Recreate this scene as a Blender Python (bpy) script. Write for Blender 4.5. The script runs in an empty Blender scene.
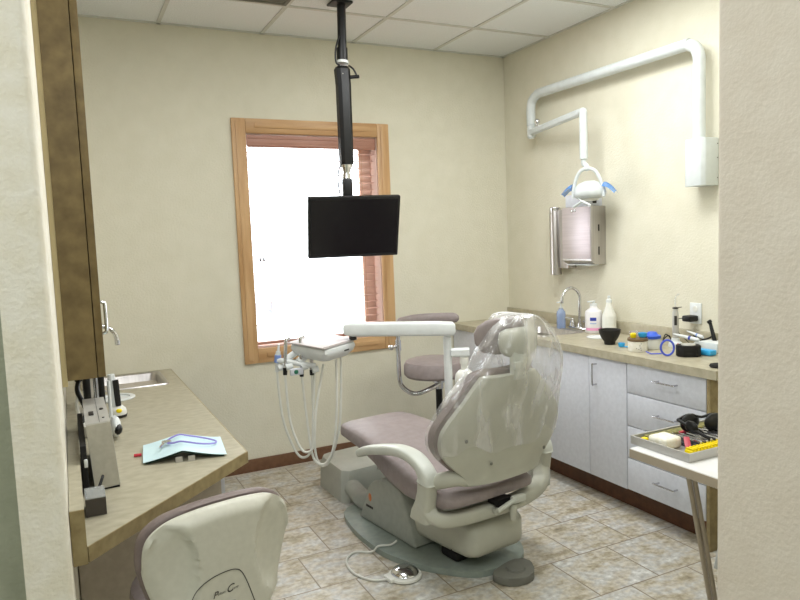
import bpy, bmesh, math, random
from mathutils import Vector, Matrix
random.seed(7)
SC = bpy.context.scene
COL = SC.collection
PI = math.pi

# ------------------------------------------------------------------ materials
def lin(c):
    return tuple(((v/255)/12.92 if v/255 <= .04045 else ((v/255+.055)/1.055)**2.4) for v in c)

def mat(name, rgb, rough=.5, metal=0.0, rgb2=None, scale=20, detail=4, bump=0.0, bscale=None,
        trans=0.0, ior=1.45, alpha=None, lo=.35, hi=.65, stretch=(1, 1, 1), coat=0.0, spec=.5, sheen=0.0):
    m = bpy.data.materials.new(name); m.use_nodes = True
    nt = m.node_tree; N = nt.nodes; L = nt.links
    p = N['Principled BSDF']
    p.inputs['Roughness'].default_value = rough
    p.inputs['Metallic'].default_value = metal
    p.inputs['Specular IOR Level'].default_value = spec
    p.inputs['Coat Weight'].default_value = coat
    p.inputs['Transmission Weight'].default_value = trans
    p.inputs['IOR'].default_value = ior
    if alpha is not None: p.inputs['Alpha'].default_value = alpha
    c1 = (*lin(rgb), 1)
    if rgb2 is None: rgb2 = tuple(max(0, v*.97) for v in rgb)
    tc = N.new('ShaderNodeTexCoord'); mp = N.new('ShaderNodeMapping')
    mp.inputs['Scale'].default_value = stretch
    L.new(tc.outputs['Object'], mp.inputs['Vector'])
    no = N.new('ShaderNodeTexNoise'); no.inputs['Scale'].default_value = scale
    no.inputs['Detail'].default_value = detail
    L.new(mp.outputs['Vector'], no.inputs['Vector'])
    cr = N.new('ShaderNodeValToRGB')
    cr.color_ramp.elements[0].position = lo; cr.color_ramp.elements[1].position = hi
    cr.color_ramp.elements[0].color = (*lin(rgb2), 1); cr.color_ramp.elements[1].color = c1
    L.new(no.outputs['Fac'], cr.inputs['Fac']); L.new(cr.outputs['Color'], p.inputs['Base Color'])
    if bump:
        bn = N.new('ShaderNodeTexNoise'); bn.inputs['Scale'].default_value = bscale or scale
        bn.inputs['Detail'].default_value = 3
        L.new(tc.outputs['Object'], bn.inputs['Vector'])
        b = N.new('ShaderNodeBump'); b.inputs['Strength'].default_value = bump; b.inputs['Distance'].default_value = .01
        L.new(bn.outputs['Fac'], b.inputs['Height']); L.new(b.outputs['Normal'], p.inputs['Normal'])
    return m

M = {}
M['wall'] = mat('painted_wall', (226, 222, 204), .75, rgb2=(222, 218, 199), scale=9, bump=.25, bscale=90, spec=.2)
M['wall_end'] = mat('painted_wall_end', (240, 236, 224), .7, rgb2=(232, 226, 208), scale=14, bump=.3, bscale=80, spec=.2)
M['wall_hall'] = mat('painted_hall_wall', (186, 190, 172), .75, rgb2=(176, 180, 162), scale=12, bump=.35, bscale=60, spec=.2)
M['wall_pink'] = mat('painted_partition', (228, 220, 207), .7, rgb2=(224, 215, 201), scale=12, bump=.25, bscale=90, spec=.2)
M['ceiling'] = mat('acoustic_tile', (244, 247, 248), .9, rgb2=(228, 231, 230), scale=160, detail=2, bump=.3, bscale=160, spec=.1)
M['grid'] = mat('ceiling_grid_metal', (212, 212, 205), .5)
M['vent'] = mat('grey_grille', (120, 118, 108), .6)
M['vinyl_base'] = mat('brown_rubber_base', (120, 86, 62), .55, rgb2=(108, 76, 54), scale=40)
M['toe'] = mat('brown_toe_kick', (104, 66, 42), .5, rgb2=(88, 55, 36), scale=30)
M['oak'] = mat('oak_casing', (212, 174, 128), .42, rgb2=(188, 146, 100), scale=16, detail=6, stretch=(1.2, 1.2, .12), bump=.06)
M['oak_h'] = mat('oak_casing_flat', (212, 174, 128), .42, rgb2=(188, 146, 100), scale=16, detail=6, stretch=(.12, 1.2, 1.2), bump=.06)
M['blind'] = mat('cherry_blind', (184, 138, 120), .4, rgb2=(166, 118, 100), scale=20, stretch=(.1, 1, 1))
M['slat'] = mat('cherry_slat', (206, 172, 158), .45, rgb2=(196, 158, 144), scale=20, stretch=(.1, 1, 1))
M['sash'] = mat('window_sash', (206, 178, 164), .5)
M['cord'] = mat('blind_cord', (190, 150, 120), .7)
M['tassel'] = mat('dark_tassel', (70, 45, 40), .5)
M['lam'] = mat('stone_laminate', (184, 178, 158), .4, rgb2=(164, 157, 135), scale=22, detail=9, lo=.3, hi=.7, stretch=(1, 1.8, 1))
M['lam_r'] = mat('stone_laminate_right', (188, 181, 159), .4, rgb2=(166, 158, 135), scale=24, detail=8, lo=.3, hi=.68)
M['lam_edge'] = mat('laminate_edge', (160, 144, 104), .45, rgb2=(132, 116, 80), scale=30, detail=8, lo=.3, hi=.7)
M['dim_wall'] = mat('dim_wall_tan', (196, 180, 138), .5)  # dim tone of the wall seen edge-on, put into the colour
M['lam_dark'] = mat('brown_laminate', (126, 108, 70), .45, rgb2=(96, 80, 48), scale=22, detail=8, lo=.28, hi=.72)
M['cab'] = mat('pale_lavender_laminate', (212, 215, 224), .45, rgb2=(205, 208, 217), scale=50, detail=3)
M['cab_grey'] = mat('grey_laminate', (196, 186, 172), .5, rgb2=(186, 176, 162), scale=40)
M['gap'] = mat('gap_shade', (60, 52, 48), .8)
M['chrome'] = mat('chrome', (225, 225, 228), .12, metal=1.0)
M['pull'] = mat('satin_pull', (196, 196, 202), .25, metal=1.0)
M['steel'] = mat('brushed_steel', (200, 196, 194), .32, metal=1.0, rgb2=(185, 181, 180), scale=60, stretch=(1, 1, .05))
M['steel_face'] = mat('brushed_steel_front', (214, 204, 208), .45, metal=.75, rgb2=(204, 194, 198), scale=90, stretch=(.05, .05, 1))
M['white'] = mat('white_enamel', (228, 232, 232), .35)
M['lampwhite'] = mat('lamp_enamel', (216, 222, 222), .3)
M['blueplastic'] = mat('clear_blue_plastic', (110, 175, 245), .2, alpha=.7)
M['black'] = mat('black_plastic', (11, 11, 13), .42)
M['blackmat'] = mat('black_matte', (18, 17, 18), .7)
M['screen'] = mat('screen_glass', (14, 11, 16), .22)
M['shell'] = mat('chair_shell', (192, 192, 179), .4, rgb2=(187, 187, 174), scale=15, bump=.02, bscale=300)
M['shell_light'] = mat('arm_plastic', (208, 211, 202), .4)
M['stoolshell'] = mat('stool_shell', (206, 204, 190), .4, rgb2=(201, 199, 185), scale=60)
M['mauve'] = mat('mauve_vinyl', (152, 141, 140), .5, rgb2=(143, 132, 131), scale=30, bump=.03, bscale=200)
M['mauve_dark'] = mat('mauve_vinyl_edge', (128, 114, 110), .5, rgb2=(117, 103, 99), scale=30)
M['basegrey'] = mat('chair_base_grey', (172, 176, 168), .5, rgb2=(164, 168, 160), scale=30)
M['plate'] = mat('chair_plate', (150, 160, 152), .45, rgb2=(140, 150, 143), scale=30)
M['jbox'] = mat('junction_box', (182, 185, 176), .5)
M['padgrey'] = mat('dark_grey_rubber', (120, 120, 112), .7)
M['hose'] = mat('white_hose', (226, 226, 218), .5)
M['hose_grey'] = mat('grey_hose', (188, 190, 184), .5)
M['traygrey'] = mat('tray_mat', (214, 206, 206), .5)
M['bluecap'] = mat('blue_cap', (130, 160, 225), .4)
M['green'] = mat('green_badge', (40, 120, 90), .4)
M['orange'] = mat('orange_badge', (214, 130, 80), .4)
M['ink'] = mat('dark_ink', (50, 46, 42), .6)
M['sanit'] = mat('clear_blue_gel', (170, 195, 240), .15, alpha=.6)
M['lotion'] = mat('white_lotion_plastic', (246, 244, 246), .35)
M['lab_blue'] = mat('label_blue', (60, 75, 170), .4)
M['lab_pale'] = mat('label_pale_blue', (190, 205, 235), .4)
M['lab_pink'] = mat('label_pink', (240, 170, 210), .4)
M['natural'] = mat('natural_plastic', (234, 234, 226), .35)
M['rubber'] = mat('black_rubber_bowl', (32, 29, 27), .55)
M['cupclear'] = mat('clear_cup_plastic', (210, 205, 215), .15, alpha=.3)
M['yellow'] = mat('yellow_plastic', (250, 225, 10), .4)
M['cyan'] = mat('cyan_plastic', (60, 175, 235), .35)
M['blue'] = mat('blue_plastic', (60, 100, 215), .35)
M['ringblue'] = mat('blue_ring_plastic', (75, 95, 215), .35)
M['brownlid'] = mat('brown_lid', (122, 100, 74), .5)
M['jarlabel'] = mat('jar_label', (242, 240, 232), .5, rgb2=(230, 226, 212), scale=60)
M['frost'] = mat('frosted_jar', (222, 222, 214), .4)
M['silver'] = mat('silver_case', (198, 196, 190), .42, metal=.35)
M['greycase'] = mat('grey_case_front', (176, 172, 158), .5, rgb2=(168, 164, 150), scale=60)
M['paper'] = mat('pale_cyan_paper', (214, 240, 244), .7, rgb2=(208, 234, 240), scale=10)
M['paperdark'] = mat('dark_green_backing', (40, 78, 72), .7)
M['purple'] = mat('purple_cord', (150, 140, 215), .5)
M['red'] = mat('red_plastic', (205, 50, 70), .4)
M['redbox'] = mat('dark_red_box', (190, 70, 85), .4)
M['gauze'] = mat('white_gauze', (245, 243, 232), .8, rgb2=(232, 228, 210), scale=70)
M['acryl'] = mat('smoky_acrylic', (84, 78, 72), .08, alpha=.8)
M['glassclear'] = mat('clear_acrylic', (228, 232, 230), .05, alpha=.3)
M['tabletop'] = mat('white_table_top', (232, 232, 232), .35)
M['legtan'] = mat('tan_metal_leg', (176, 164, 146), .4)
M['traymetal'] = mat('grey_tray', (192, 190, 186), .35, metal=.3)
M['olive'] = mat('olive_mat', (148, 142, 84), .6, rgb2=(96, 94, 52), scale=90)
M['instr'] = mat('instrument_metal', (215, 215, 218), .2, metal=1.0)
M['cassette'] = mat('instrument_cassette', (62, 62, 66), .5)
M['snow'] = mat('snowy_ground', (240, 240, 242), .8)
M['asphalt'] = mat('grey_street', (92, 95, 104), .8)
M['hedge'] = mat('bare_shrubs', (150, 145, 150), .9, rgb2=(190, 188, 192), scale=6)

def film_material():
    m = bpy.data.materials.new('clear_plastic_film'); m.use_nodes = True
    nt = m.node_tree; N = nt.nodes; L = nt.links
    for n in list(N): N.remove(n)
    out = N.new('ShaderNodeOutputMaterial')
    t = N.new('ShaderNodeBsdfTransparent'); t.inputs['Color'].default_value = (.97, .97, .97, 1)
    g = N.new('ShaderNodeBsdfGlossy'); g.inputs['Roughness'].default_value = .16; g.inputs['Color'].default_value = (1, 1, 1, 1)
    d = N.new('ShaderNodeBsdfDiffuse'); d.inputs['Color'].default_value = (.95, .95, .96, 1)
    tc = N.new('ShaderNodeTexCoord')
    no = N.new('ShaderNodeTexNoise'); no.inputs['Scale'].default_value = 6; no.inputs['Detail'].default_value = 4
    mp = N.new('ShaderNodeMapping'); mp.inputs['Scale'].default_value = (2.0, 2.0, .5)
    L.new(tc.outputs['Object'], mp.inputs['Vector']); L.new(mp.outputs['Vector'], no.inputs['Vector'])
    b = N.new('ShaderNodeBump'); b.inputs['Strength'].default_value = 1.0; b.inputs['Distance'].default_value = .05
    L.new(no.outputs['Fac'], b.inputs['Height']); L.new(b.outputs['Normal'], g.inputs['Normal'])
    m1 = N.new('ShaderNodeMixShader'); m1.inputs['Fac'].default_value = .42
    L.new(d.outputs['BSDF'], m1.inputs[1]); L.new(g.outputs['BSDF'], m1.inputs[2])
    cr = N.new('ShaderNodeValToRGB')  # noise opacity paints white streaks as highlights on the wrinkles
    cr.color_ramp.elements[0].position = .47; cr.color_ramp.elements[0].color = (.15, .15, .15, 1)
    cr.color_ramp.elements[1].position = .62; cr.color_ramp.elements[1].color = (.56, .56, .56, 1)
    L.new(no.outputs['Fac'], cr.inputs['Fac'])
    m2 = N.new('ShaderNodeMixShader')
    lw = N.new('ShaderNodeLayerWeight'); lw.inputs['Blend'].default_value = .5
    pw = N.new('ShaderNodeMath'); pw.operation = 'POWER'; pw.inputs[1].default_value = 2.4
    L.new(lw.outputs['Facing'], pw.inputs[0])
    mxx = N.new('ShaderNodeMath'); mxx.operation = 'MAXIMUM'
    L.new(cr.outputs['Color'], mxx.inputs[0]); L.new(pw.outputs[0], mxx.inputs[1])
    L.new(mxx.outputs[0], m2.inputs['Fac'])
    L.new(t.outputs['BSDF'], m2.inputs[1]); L.new(m1.outputs['Shader'], m2.inputs[2])
    L.new(m2.outputs['Shader'], out.inputs['Surface'])
    return m
M['film'] = film_material()

def glass_material():
    m = bpy.data.materials.new('window_glass'); m.use_nodes = True
    nt = m.node_tree; N = nt.nodes; L = nt.links
    for n in list(N): N.remove(n)
    out = N.new('ShaderNodeOutputMaterial')
    t = N.new('ShaderNodeBsdfTransparent'); t.inputs['Color'].default_value = (.96, .98, .98, 1)
    g = N.new('ShaderNodeBsdfGlossy'); g.inputs['Roughness'].default_value = .02
    mx = N.new('ShaderNodeMixShader'); mx.inputs['Fac'].default_value = .05
    L.new(t.outputs['BSDF'], mx.inputs[1]); L.new(g.outputs['BSDF'], mx.inputs[2]); L.new(mx.outputs['Shader'], out.inputs['Surface'])
    return m
M['glass'] = glass_material()

def floor_material():
    m = bpy.data.materials.new('stone_vinyl_tile'); m.use_nodes = True
    nt = m.node_tree; N = nt.nodes; L = nt.links
    p = N['Principled BSDF']; p.inputs['Roughness'].default_value = .42
    tc = N.new('ShaderNodeTexCoord')
    mp = N.new('ShaderNodeMapping'); mp.inputs['Location'].default_value = (.21, .033, 0)
    L.new(tc.outputs['Object'], mp.inputs['Vector'])
    br = N.new('ShaderNodeTexBrick'); br.offset = .5
    br.inputs['Scale'].default_value = 1.0
    br.inputs['Brick Width'].default_value = .32; br.inputs['Row Height'].default_value = .315
    br.inputs['Mortar Size'].default_value = .0035; br.inputs['Mortar Smooth'].default_value = .3
    br.inputs['Color1'].default_value = (.25, .25, .25, 1); br.inputs['Color2'].default_value = (.75, .75, .75, 1)
    L.new(mp.outputs['Vector'], br.inputs['Vector'])
    n1 = N.new('ShaderNodeTexNoise'); n1.inputs['Scale'].default_value = 7; n1.inputs['Detail'].default_value = 9; n1.inputs['Roughness'].default_value = .68
    mp2 = N.new('ShaderNodeMapping'); mp2.inputs['Scale'].default_value = (1, 1.7, 1)
    ad = N.new('ShaderNodeVectorMath'); ad.operation = 'MULTIPLY_ADD'
    ad.inputs[1].default_value = (3, 3, 3)
    L.new(br.outputs['Color'], ad.inputs[0]); L.new(tc.outputs['Object'], ad.inputs[2])
    L.new(ad.outputs['Vector'], mp2.inputs['Vector']); L.new(mp2.outputs['Vector'], n1.inputs['Vector'])
    cr = N.new('ShaderNodeValToRGB'); e = cr.color_ramp.elements
    e[0].position = .30; e[0].color = (*lin((146, 136, 114)), 1)
    e[1].position = .72; e[1].color = (*lin((238, 238, 232)), 1)
    for pos, c in ((.41, (184, 174, 150)), (.50, (206, 200, 186)), (.58, (200, 200, 196))):
        q = e.new(pos); q.color = (*lin(c), 1)
    L.new(n1.outputs['Fac'], cr.inputs['Fac'])
    n2 = N.new('ShaderNodeTexNoise'); n2.inputs['Scale'].default_value = 40; n2.inputs['Detail'].default_value = 6
    L.new(tc.outputs['Object'], n2.inputs['Vector'])
    cr2 = N.new('ShaderNodeValToRGB'); cr2.color_ramp.elements[0].position = .35; cr2.color_ramp.elements[1].position = .62
    cr2.color_ramp.elements[0].color = (.58, .55, .52, 1); cr2.color_ramp.elements[1].color = (1, 1, 1, 1)
    L.new(n2.outputs['Fac'], cr2.inputs['Fac'])
    mu = N.new('ShaderNodeMix'); mu.data_type = 'RGBA'; mu.blend_type = 'MULTIPLY'; mu.inputs['Factor'].default_value = .7
    L.new(cr.outputs['Color'], mu.inputs['A']); L.new(cr2.outputs['Color'], mu.inputs['B'])
    mg = N.new('ShaderNodeMix'); mg.data_type = 'RGBA'
    L.new(br.outputs['Fac'], mg.inputs['Factor']); L.new(mu.outputs['Result'], mg.inputs['A'])
    mg.inputs['B'].default_value = (*lin((140, 128, 110)), 1)
    L.new(mg.outputs['Result'], p.inputs['Base Color'])
    b = N.new('ShaderNodeBump'); b.inputs['Strength'].default_value = .25; b.inputs['Distance'].default_value = .004
    iv = N.new('ShaderNodeMath'); iv.operation = 'SUBTRACT'; iv.inputs[0].default_value = 1
    L.new(br.outputs['Fac'], iv.inputs[1]); L.new(iv.outputs[0], b.inputs['Height']); L.new(b.outputs['Normal'], p.inputs['Normal'])
    return m
M['floor'] = floor_material()

# ------------------------------------------------------------------ mesh helpers
class B:
    def __init__(s): s.bm = bmesh.new()
    def ring_faces(s, rings, close=True, caps=True):
        vs = [[s.bm.verts.new(p) for p in r] for r in rings]
        n = len(vs[0])
        for a, b in zip(vs, vs[1:]):
            for i in range(n if close else n-1):
                j = (i+1) % n
                s.bm.faces.new((a[i], a[j], b[j], b[i]))
        if caps:
            s.bm.faces.new(list(reversed(vs[0]))); s.bm.faces.new(vs[-1])
        return s
    def box(s, x0, x1, y0, y1, z0, z1, bev=0, seg=2):
        x0, x1 = sorted((x0, x1)); y0, y1 = sorted((y0, y1)); z0, z1 = sorted((z0, z1))
        v = [s.bm.verts.new(p) for p in ((x0,y0,z0),(x1,y0,z0),(x1,y1,z0),(x0,y1,z0),(x0,y0,z1),(x1,y0,z1),(x1,y1,z1),(x0,y1,z1))]
        f = [s.bm.faces.new([v[i] for i in q]) for q in ((3,2,1,0),(4,5,6,7),(0,1,5,4),(1,2,6,5),(2,3,7,6),(3,0,4,7))]
        if bev:
            es = list({e for q in f for e in q.edges})
            bmesh.ops.bevel(s.bm, geom=es, offset=bev, segments=seg, profile=.5, affect='EDGES')
        return s
    def cyl(s, p0, p1, r0, r1=None, n=20):
        r1 = r0 if r1 is None else r1
        return s.tube([p0, p1], [r0, r1], n)
    def tube(s, pts, r, n=10, closed=False):
        P = [Vector(p) for p in pts]; m = len(P)
        R = r if isinstance(r, (list, tuple)) else [r]*m
        rings = []; up = None
        for i, p in enumerate(P):
            if closed: t = (P[(i+1) % m]-P[i-1])
            else: t = P[min(i+1, m-1)]-P[max(i-1, 0)]
            t.normalize()
            if up is None:
                up = Vector((0, 0, 1)) if abs(t.z) < .9 else Vector((1, 0, 0))
            a = (up - t*up.dot(t))
            if a.length < 1e-5: a = t.orthogonal()
            a.normalize(); b = t.cross(a); up = a
            rings.append([p+a*(R[i]*math.cos(2*PI*k/n))+b*(R[i]*math.sin(2*PI*k/n)) for k in range(n)])
        if closed:
            rings.append(rings[0])
            s.ring_faces(rings, caps=False); bmesh.ops.remove_doubles(s.bm, verts=s.bm.verts, dist=1e-6)
        else: s.ring_faces(rings)
        return s
    def lathe(s, prof, c=(0, 0, 0), n=28, caps=True):
        rings = [[(c[0]+max(r, 1e-4)*math.cos(2*PI*k/n), c[1]+max(r, 1e-4)*math.sin(2*PI*k/n), c[2]+z) for k in range(n)] for r, z in prof]
        return s.ring_faces(rings, caps=caps)
    def prism(s, pts, axis, a0, a1, bev=0, seg=2):
        def mk(p, a):
            return {'x': (a, p[0], p[1]), 'y': (p[0], a, p[1]), 'z': (p[0], p[1], a)}[axis]
        nf0 = len(s.bm.faces)
        A = [s.bm.verts.new(mk(p, a0)) for p in pts]; Bv = [s.bm.verts.new(mk(p, a1)) for p in pts]
        n = len(pts); fs = []
        for i in range(n):
            j = (i+1) % n; fs.append(s.bm.faces.new((A[i], A[j], Bv[j], Bv[i])))
        fs.append(s.bm.faces.new(list(reversed(A)))); fs.append(s.bm.faces.new(Bv))
        if bev:
            es = list({e for q in fs for e in q.edges})
            bmesh.ops.bevel(s.bm, geom=es, offset=bev, segments=seg, profile=.5, affect='EDGES')
        return s
    def ball(s, c, rx, ry=None, rz=None, n=16):
        ry = rx if ry is None else ry; rz = rx if rz is None else rz
        rings = []
        for i in range(1, n//2):
            th = PI*i/(n//2)
            rings.append([(c[0]+rx*math.sin(th)*math.cos(2*PI*k/n), c[1]+ry*math.sin(th)*math.sin(2*PI*k/n), c[2]-rz*math.cos(th)) for k in range(n)])
        return s.ring_faces(rings)
    def grid(s, fn, nu, nv):
        v = [[s.bm.verts.new(fn(i/nu, j/nv)) for j in range(nv+1)] for i in range(nu+1)]
        for i in range(nu):
            for j in range(nv):
                s.bm.faces.new((v[i][j], v[i+1][j], v[i+1][j+1], v[i][j+1]))
        return s

def cat(pts, k=6, closed=False):
    P = [Vector(p) for p in pts]; n = len(P); out = []
    rng = range(n) if closed else range(n-1)
    for i in rng:
        if closed: p0, p1, p2, p3 = P[i-1], P[i], P[(i+1) % n], P[(i+2) % n]
        else: p0, p1, p2, p3 = P[max(i-1, 0)], P[i], P[i+1], P[min(i+2, n-1)]
        for j in range(k):
            t = j/k
            out.append(.5*((2*p1)+(p2-p0)*t+(2*p0-5*p1+4*p2-p3)*t*t+(3*p1-p0-3*p2+p3)*t**3))
    if not closed: out.append(P[-1])
    return out

def setp(o, label=None, category=None, group=None, kind=None):
    if label: o['label'] = label
    if category: o['category'] = category
    if group: o['group'] = group
    if kind: o['kind'] = kind
    return o

ROOT = {}
def thing(name, label, category, loc=(0, 0, 0), rz=0, group=None):
    o = bpy.data.objects.new(name, None); COL.objects.link(o)
    o.empty_display_size = .05
    o.location = loc; o.rotation_euler = (0, 0, rz)
    ROOT[o] = Matrix.Translation(loc) @ Matrix.Rotation(rz, 4, 'Z')
    return setp(o, label, category, group)

def obj(name, b, m, parent=None, world=True, smooth=35, sub=0, label=None, flip=False):
    """one mesh object; world=True: the points are world coordinates, else the root's own"""
    bm = b.bm if isinstance(b, B) else b
    bmesh.ops.recalc_face_normals(bm, faces=bm.faces)
    root = parent
    while root is not None and root.parent is not None: root = root.parent
    if parent is None and isinstance(b, B) and not hasattr(b, 'keep'):
        pass
    if parent is not None and world:
        bmesh.ops.transform(bm, matrix=ROOT[root].inverted(), verts=bm.verts)
    me = bpy.data.meshes.new(name); bm.to_mesh(me); bm.free()
    if smooth:
        for p in me.polygons: p.use_smooth = True
        me.set_sharp_from_angle(angle=math.radians(smooth))
    me.materials.append(M[m])
    o = bpy.data.objects.new(name, me); COL.objects.link(o)
    if parent is not None: o.parent = parent
    if sub:
        md = o.modifiers.new('smooth', 'SUBSURF'); md.levels = sub; md.render_levels = sub
    if label: o['label'] = label
    return o

def one(name, b, m, label, category, group=None, **k):
    return setp(obj(name, b, m, None, **k), label, category, group)

def struct(name, b, m, parent=None, **k):
    o = obj(name, b, m, parent, **k)
    if parent is None: o['kind'] = 'structure'
    return o

def text_bm(txt, size, shear=0.0):
    cu = bpy.data.curves.new('t', 'FONT'); cu.body = txt; cu.size = size; cu.shear = shear; cu.extrude = .0004; cu.align_x = 'LEFT'
    o = bpy.data.objects.new('t', cu); COL.objects.link(o)
    dg = bpy.context.evaluated_depsgraph_get(); dg.update()
    me = bpy.data.meshes.new_from_object(o.evaluated_get(dg))
    bm = bmesh.new(); bm.from_mesh(me)
    bpy.data.objects.remove(o); bpy.data.curves.remove(cu); bpy.data.meshes.remove(me)
    return bm

def copy_tree(o, parent=None):
    c = o.copy(); COL.objects.link(c)
    if parent is not None: c.parent = parent
    for ch in list(o.children): copy_tree(ch, c)
    return c

# ------------------------------------------------------------------ camera
cam = bpy.data.cameras.new('camera'); cam.sensor_width = 36; cam.lens = 681.563*36/800; cam.clip_start = .05
co = bpy.data.objects.new('camera', cam); COL.objects.link(co)
F = Vector((0.43806163, 0.89447502, -0.08953463)); R = Vector((0.89588898, -0.44260723, -0.03849379)); U = Vector((0.07406041, 0.06335044, 0.99523956))
mw = Matrix.Identity(4)
for i in range(3):
    mw[i][0] = R[i]; mw[i][1] = U[i]; mw[i][2] = -F[i]
mw.translation = Vector((-3.0003, -4.2495, 1.4544))
co.matrix_world = mw
SC.camera = co

# ------------------------------------------------------------------ setting
H = 2.75
XL, XHALL, YF = -3.035, -4.7, -5.2
struct('floor', B().box(XHALL-.1, .12, YF-.1, .15, -.1, 0), 'floor')
struct('ceiling', B().box(XHALL-.1, .12, YF-.1, .15, H, H+.1), 'ceiling')
WX0, WX1, WZ0, WZ1 = -1.945, -1.045, .79, 2.145
bw = B()
bw.box(XHALL-.1, WX0, 0, .15, 0, H).box(WX1, .12, 0, .15, 0, H).box(WX0, WX1, 0, .15, 0, WZ0).box(WX0, WX1, 0, .15, WZ1, H)
struct('wall_back', bw, 'wall', smooth=0)
struct('wall_right', B().box(0, .12, -3.12, 0, 0, H), 'wall')
# left wall: ends in a bullnose towards the hall
lw = B(); r = .018
pts = []
def arc(cx, cy, a0, a1, n=6): return [(cx+r*math.cos(a0+(a1-a0)*i/n), cy+r*math.sin(a0+(a1-a0)*i/n)) for i in range(n+1)]
pts = [(-3.135, 0), (-3.135, -2.5)] + arc(XL-.0-r, -2.5+r, -PI/2, 0) + [(XL, 0)]
pts = [(-3.135, 0)] + [(-3.135, -2.5)] + [p for p in arc(XL-r, -2.5+r, -PI/2, 0)] + [(XL, 0)]
lw.prism(pts, 'z', 0, H)
struct('wall_left', lw, 'wall_end')
struct('wall_hall', B().box(XHALL, -3.135, -2.15, -2.03, 0, H), 'wall_hall')
struct('wall_hall_side', B().box(XHALL-.1, XHALL, YF, -2.03, 0, H), 'wall_hall')
struct('wall_hall_back', B().box(XHALL-.1, -1.45, YF-.1, YF, 0, H), 'wall_hall')
wp = B()
pts = [(-1.482, YF)] + [(-1.482+.02*(1-math.cos(a)), -3.02-.02+.02*math.sin(a)) for a in [i*PI/12 for i in range(7)]] + [(-1.36, -3.02), (-1.36, YF)]
wp.prism(pts, 'z', 0, H)
struct('wall_right_hall', wp, 'wall_pink')
struct('wall_front', B().box(-1.36, 0, -3.12, -3.02, 0, H), 'wall')
# ceiling grid
g = B()
for k in range(8):
    x = -.5875-.6076*k
    g.box(x-.011, x+.011, YF, 0, H-.006, H)
for k in range(8):
    y = -.533-.6076*k
    g.box(XL if k < 4 else XHALL, 0, y-.011, y+.011, H-.0065, H)
g.box(XL, 0, -.02, 0, H-.006, H).box(-.02, 0, -3.0, 0, H-.006, H)
struct('trim_1', g, 'grid', smooth=0)
t = thing('air_vent', 'grey air return grille set in the ceiling grid near the window wall', 'vent', (-2.10, -.84, H-.008))
obj('frame', B().box(-2.40, -1.81, -.565, -.547, H-.009, H-.0005).box(-2.40, -1.81, -1.13, -1.112, H-.009, H-.0005).box(-2.40, -2.38, -1.112, -.565, H-.009, H-.0005).box(-1.83, -1.81, -1.112, -.565, H-.009, H-.0005), 'vent', t, smooth=0)
sl = B()
for k in range(26):
    y = -.575-k*.0205
    sl.box(-2.38, -1.83, y-.012, y, H-.006, H-.0005)
obj('louvres', sl, 'vent', t, smooth=0)
# baseboards
struct('baseboard_back', B().box(-2.45, -.5, -.012, 0, 0, .0893, bev=.003), 'vinyl_base')
struct('trim_2', B().box(-2.45, -.5, -.022, -.012, 0, .008), 'cab_grey')

# ------------------------------------------------------------------ window
w = bpy.data.objects.new('window_1', None); COL.objects.link(w); w.location = (-1.5, 0, 1.46); w['kind'] = 'structure'
ROOT[w] = Matrix.Translation((-1.5, 0, 1.46))
CX0, CX1, CZ0, CZ1 = -2.026, -.966, .703, 2.228
def casing(x0, x1, z0, z1, horiz):
    b = B()
    b.box(x0, x1, -.018, 0, z0, z1, bev=.004)
    if horiz:
        b.box(x0+.055, x1-.055, -.024, -.018, (z0+z1)/2-.012, (z0+z1)/2+.02, bev=.002)
    else:
        b.box((x0+x1)/2-.02, (x0+x1)/2+.012, -.024, -.018, z0+.02, z1-.02, bev=.002)
    return b
obj('casing', casing(CX0, WX0+.006, CZ0, CZ1, False), 'oak', w)
obj('casing', casing(WX1-.006, CX1, CZ0, CZ1, False), 'oak', w)
obj('casing', casing(WX0+.006, WX1-.006, WZ1-.006, CZ1, True), 'oak_h', w)
obj('casing', casing(WX0+.006, WX1-.006, CZ0, WZ0+.006, True), 'oak_h', w)
jb = B()
jb.box(WX0, WX0+.012, 0, .15, WZ0, WZ1).box(WX1-.012, WX1, 0, .15, WZ0, WZ1).box(WX0+.012, WX1-.012, 0, .15, WZ0, WZ0+.012).box(WX0+.012, WX1-.012, 0, .15, WZ1-.012, WZ1)
obj('jamb', jb, 'sash', w, smooth=0)
sf = B(); a = .045
sf.box(WX0+.012, WX0+.022, .105, .14, WZ0+.012, WZ1-.012).box(WX1-.012-.085, WX1-.012, .105, .14, WZ0+.012, WZ1-.012)
sf.box(WX0+.022, WX1-.012-.085, .105, .14, WZ0+.012, WZ0+.03).box(WX0+.022, WX1-.012-.085, .105, .14, WZ1-.012-a, WZ1-.012)
obj('sash', sf, 'sash', w, smooth=0)
obj('pane', B().box(WX0+.02, WX1-.05, .12, .124, WZ0+.028, WZ1-.05), 'glass', w, smooth=0)

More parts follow.
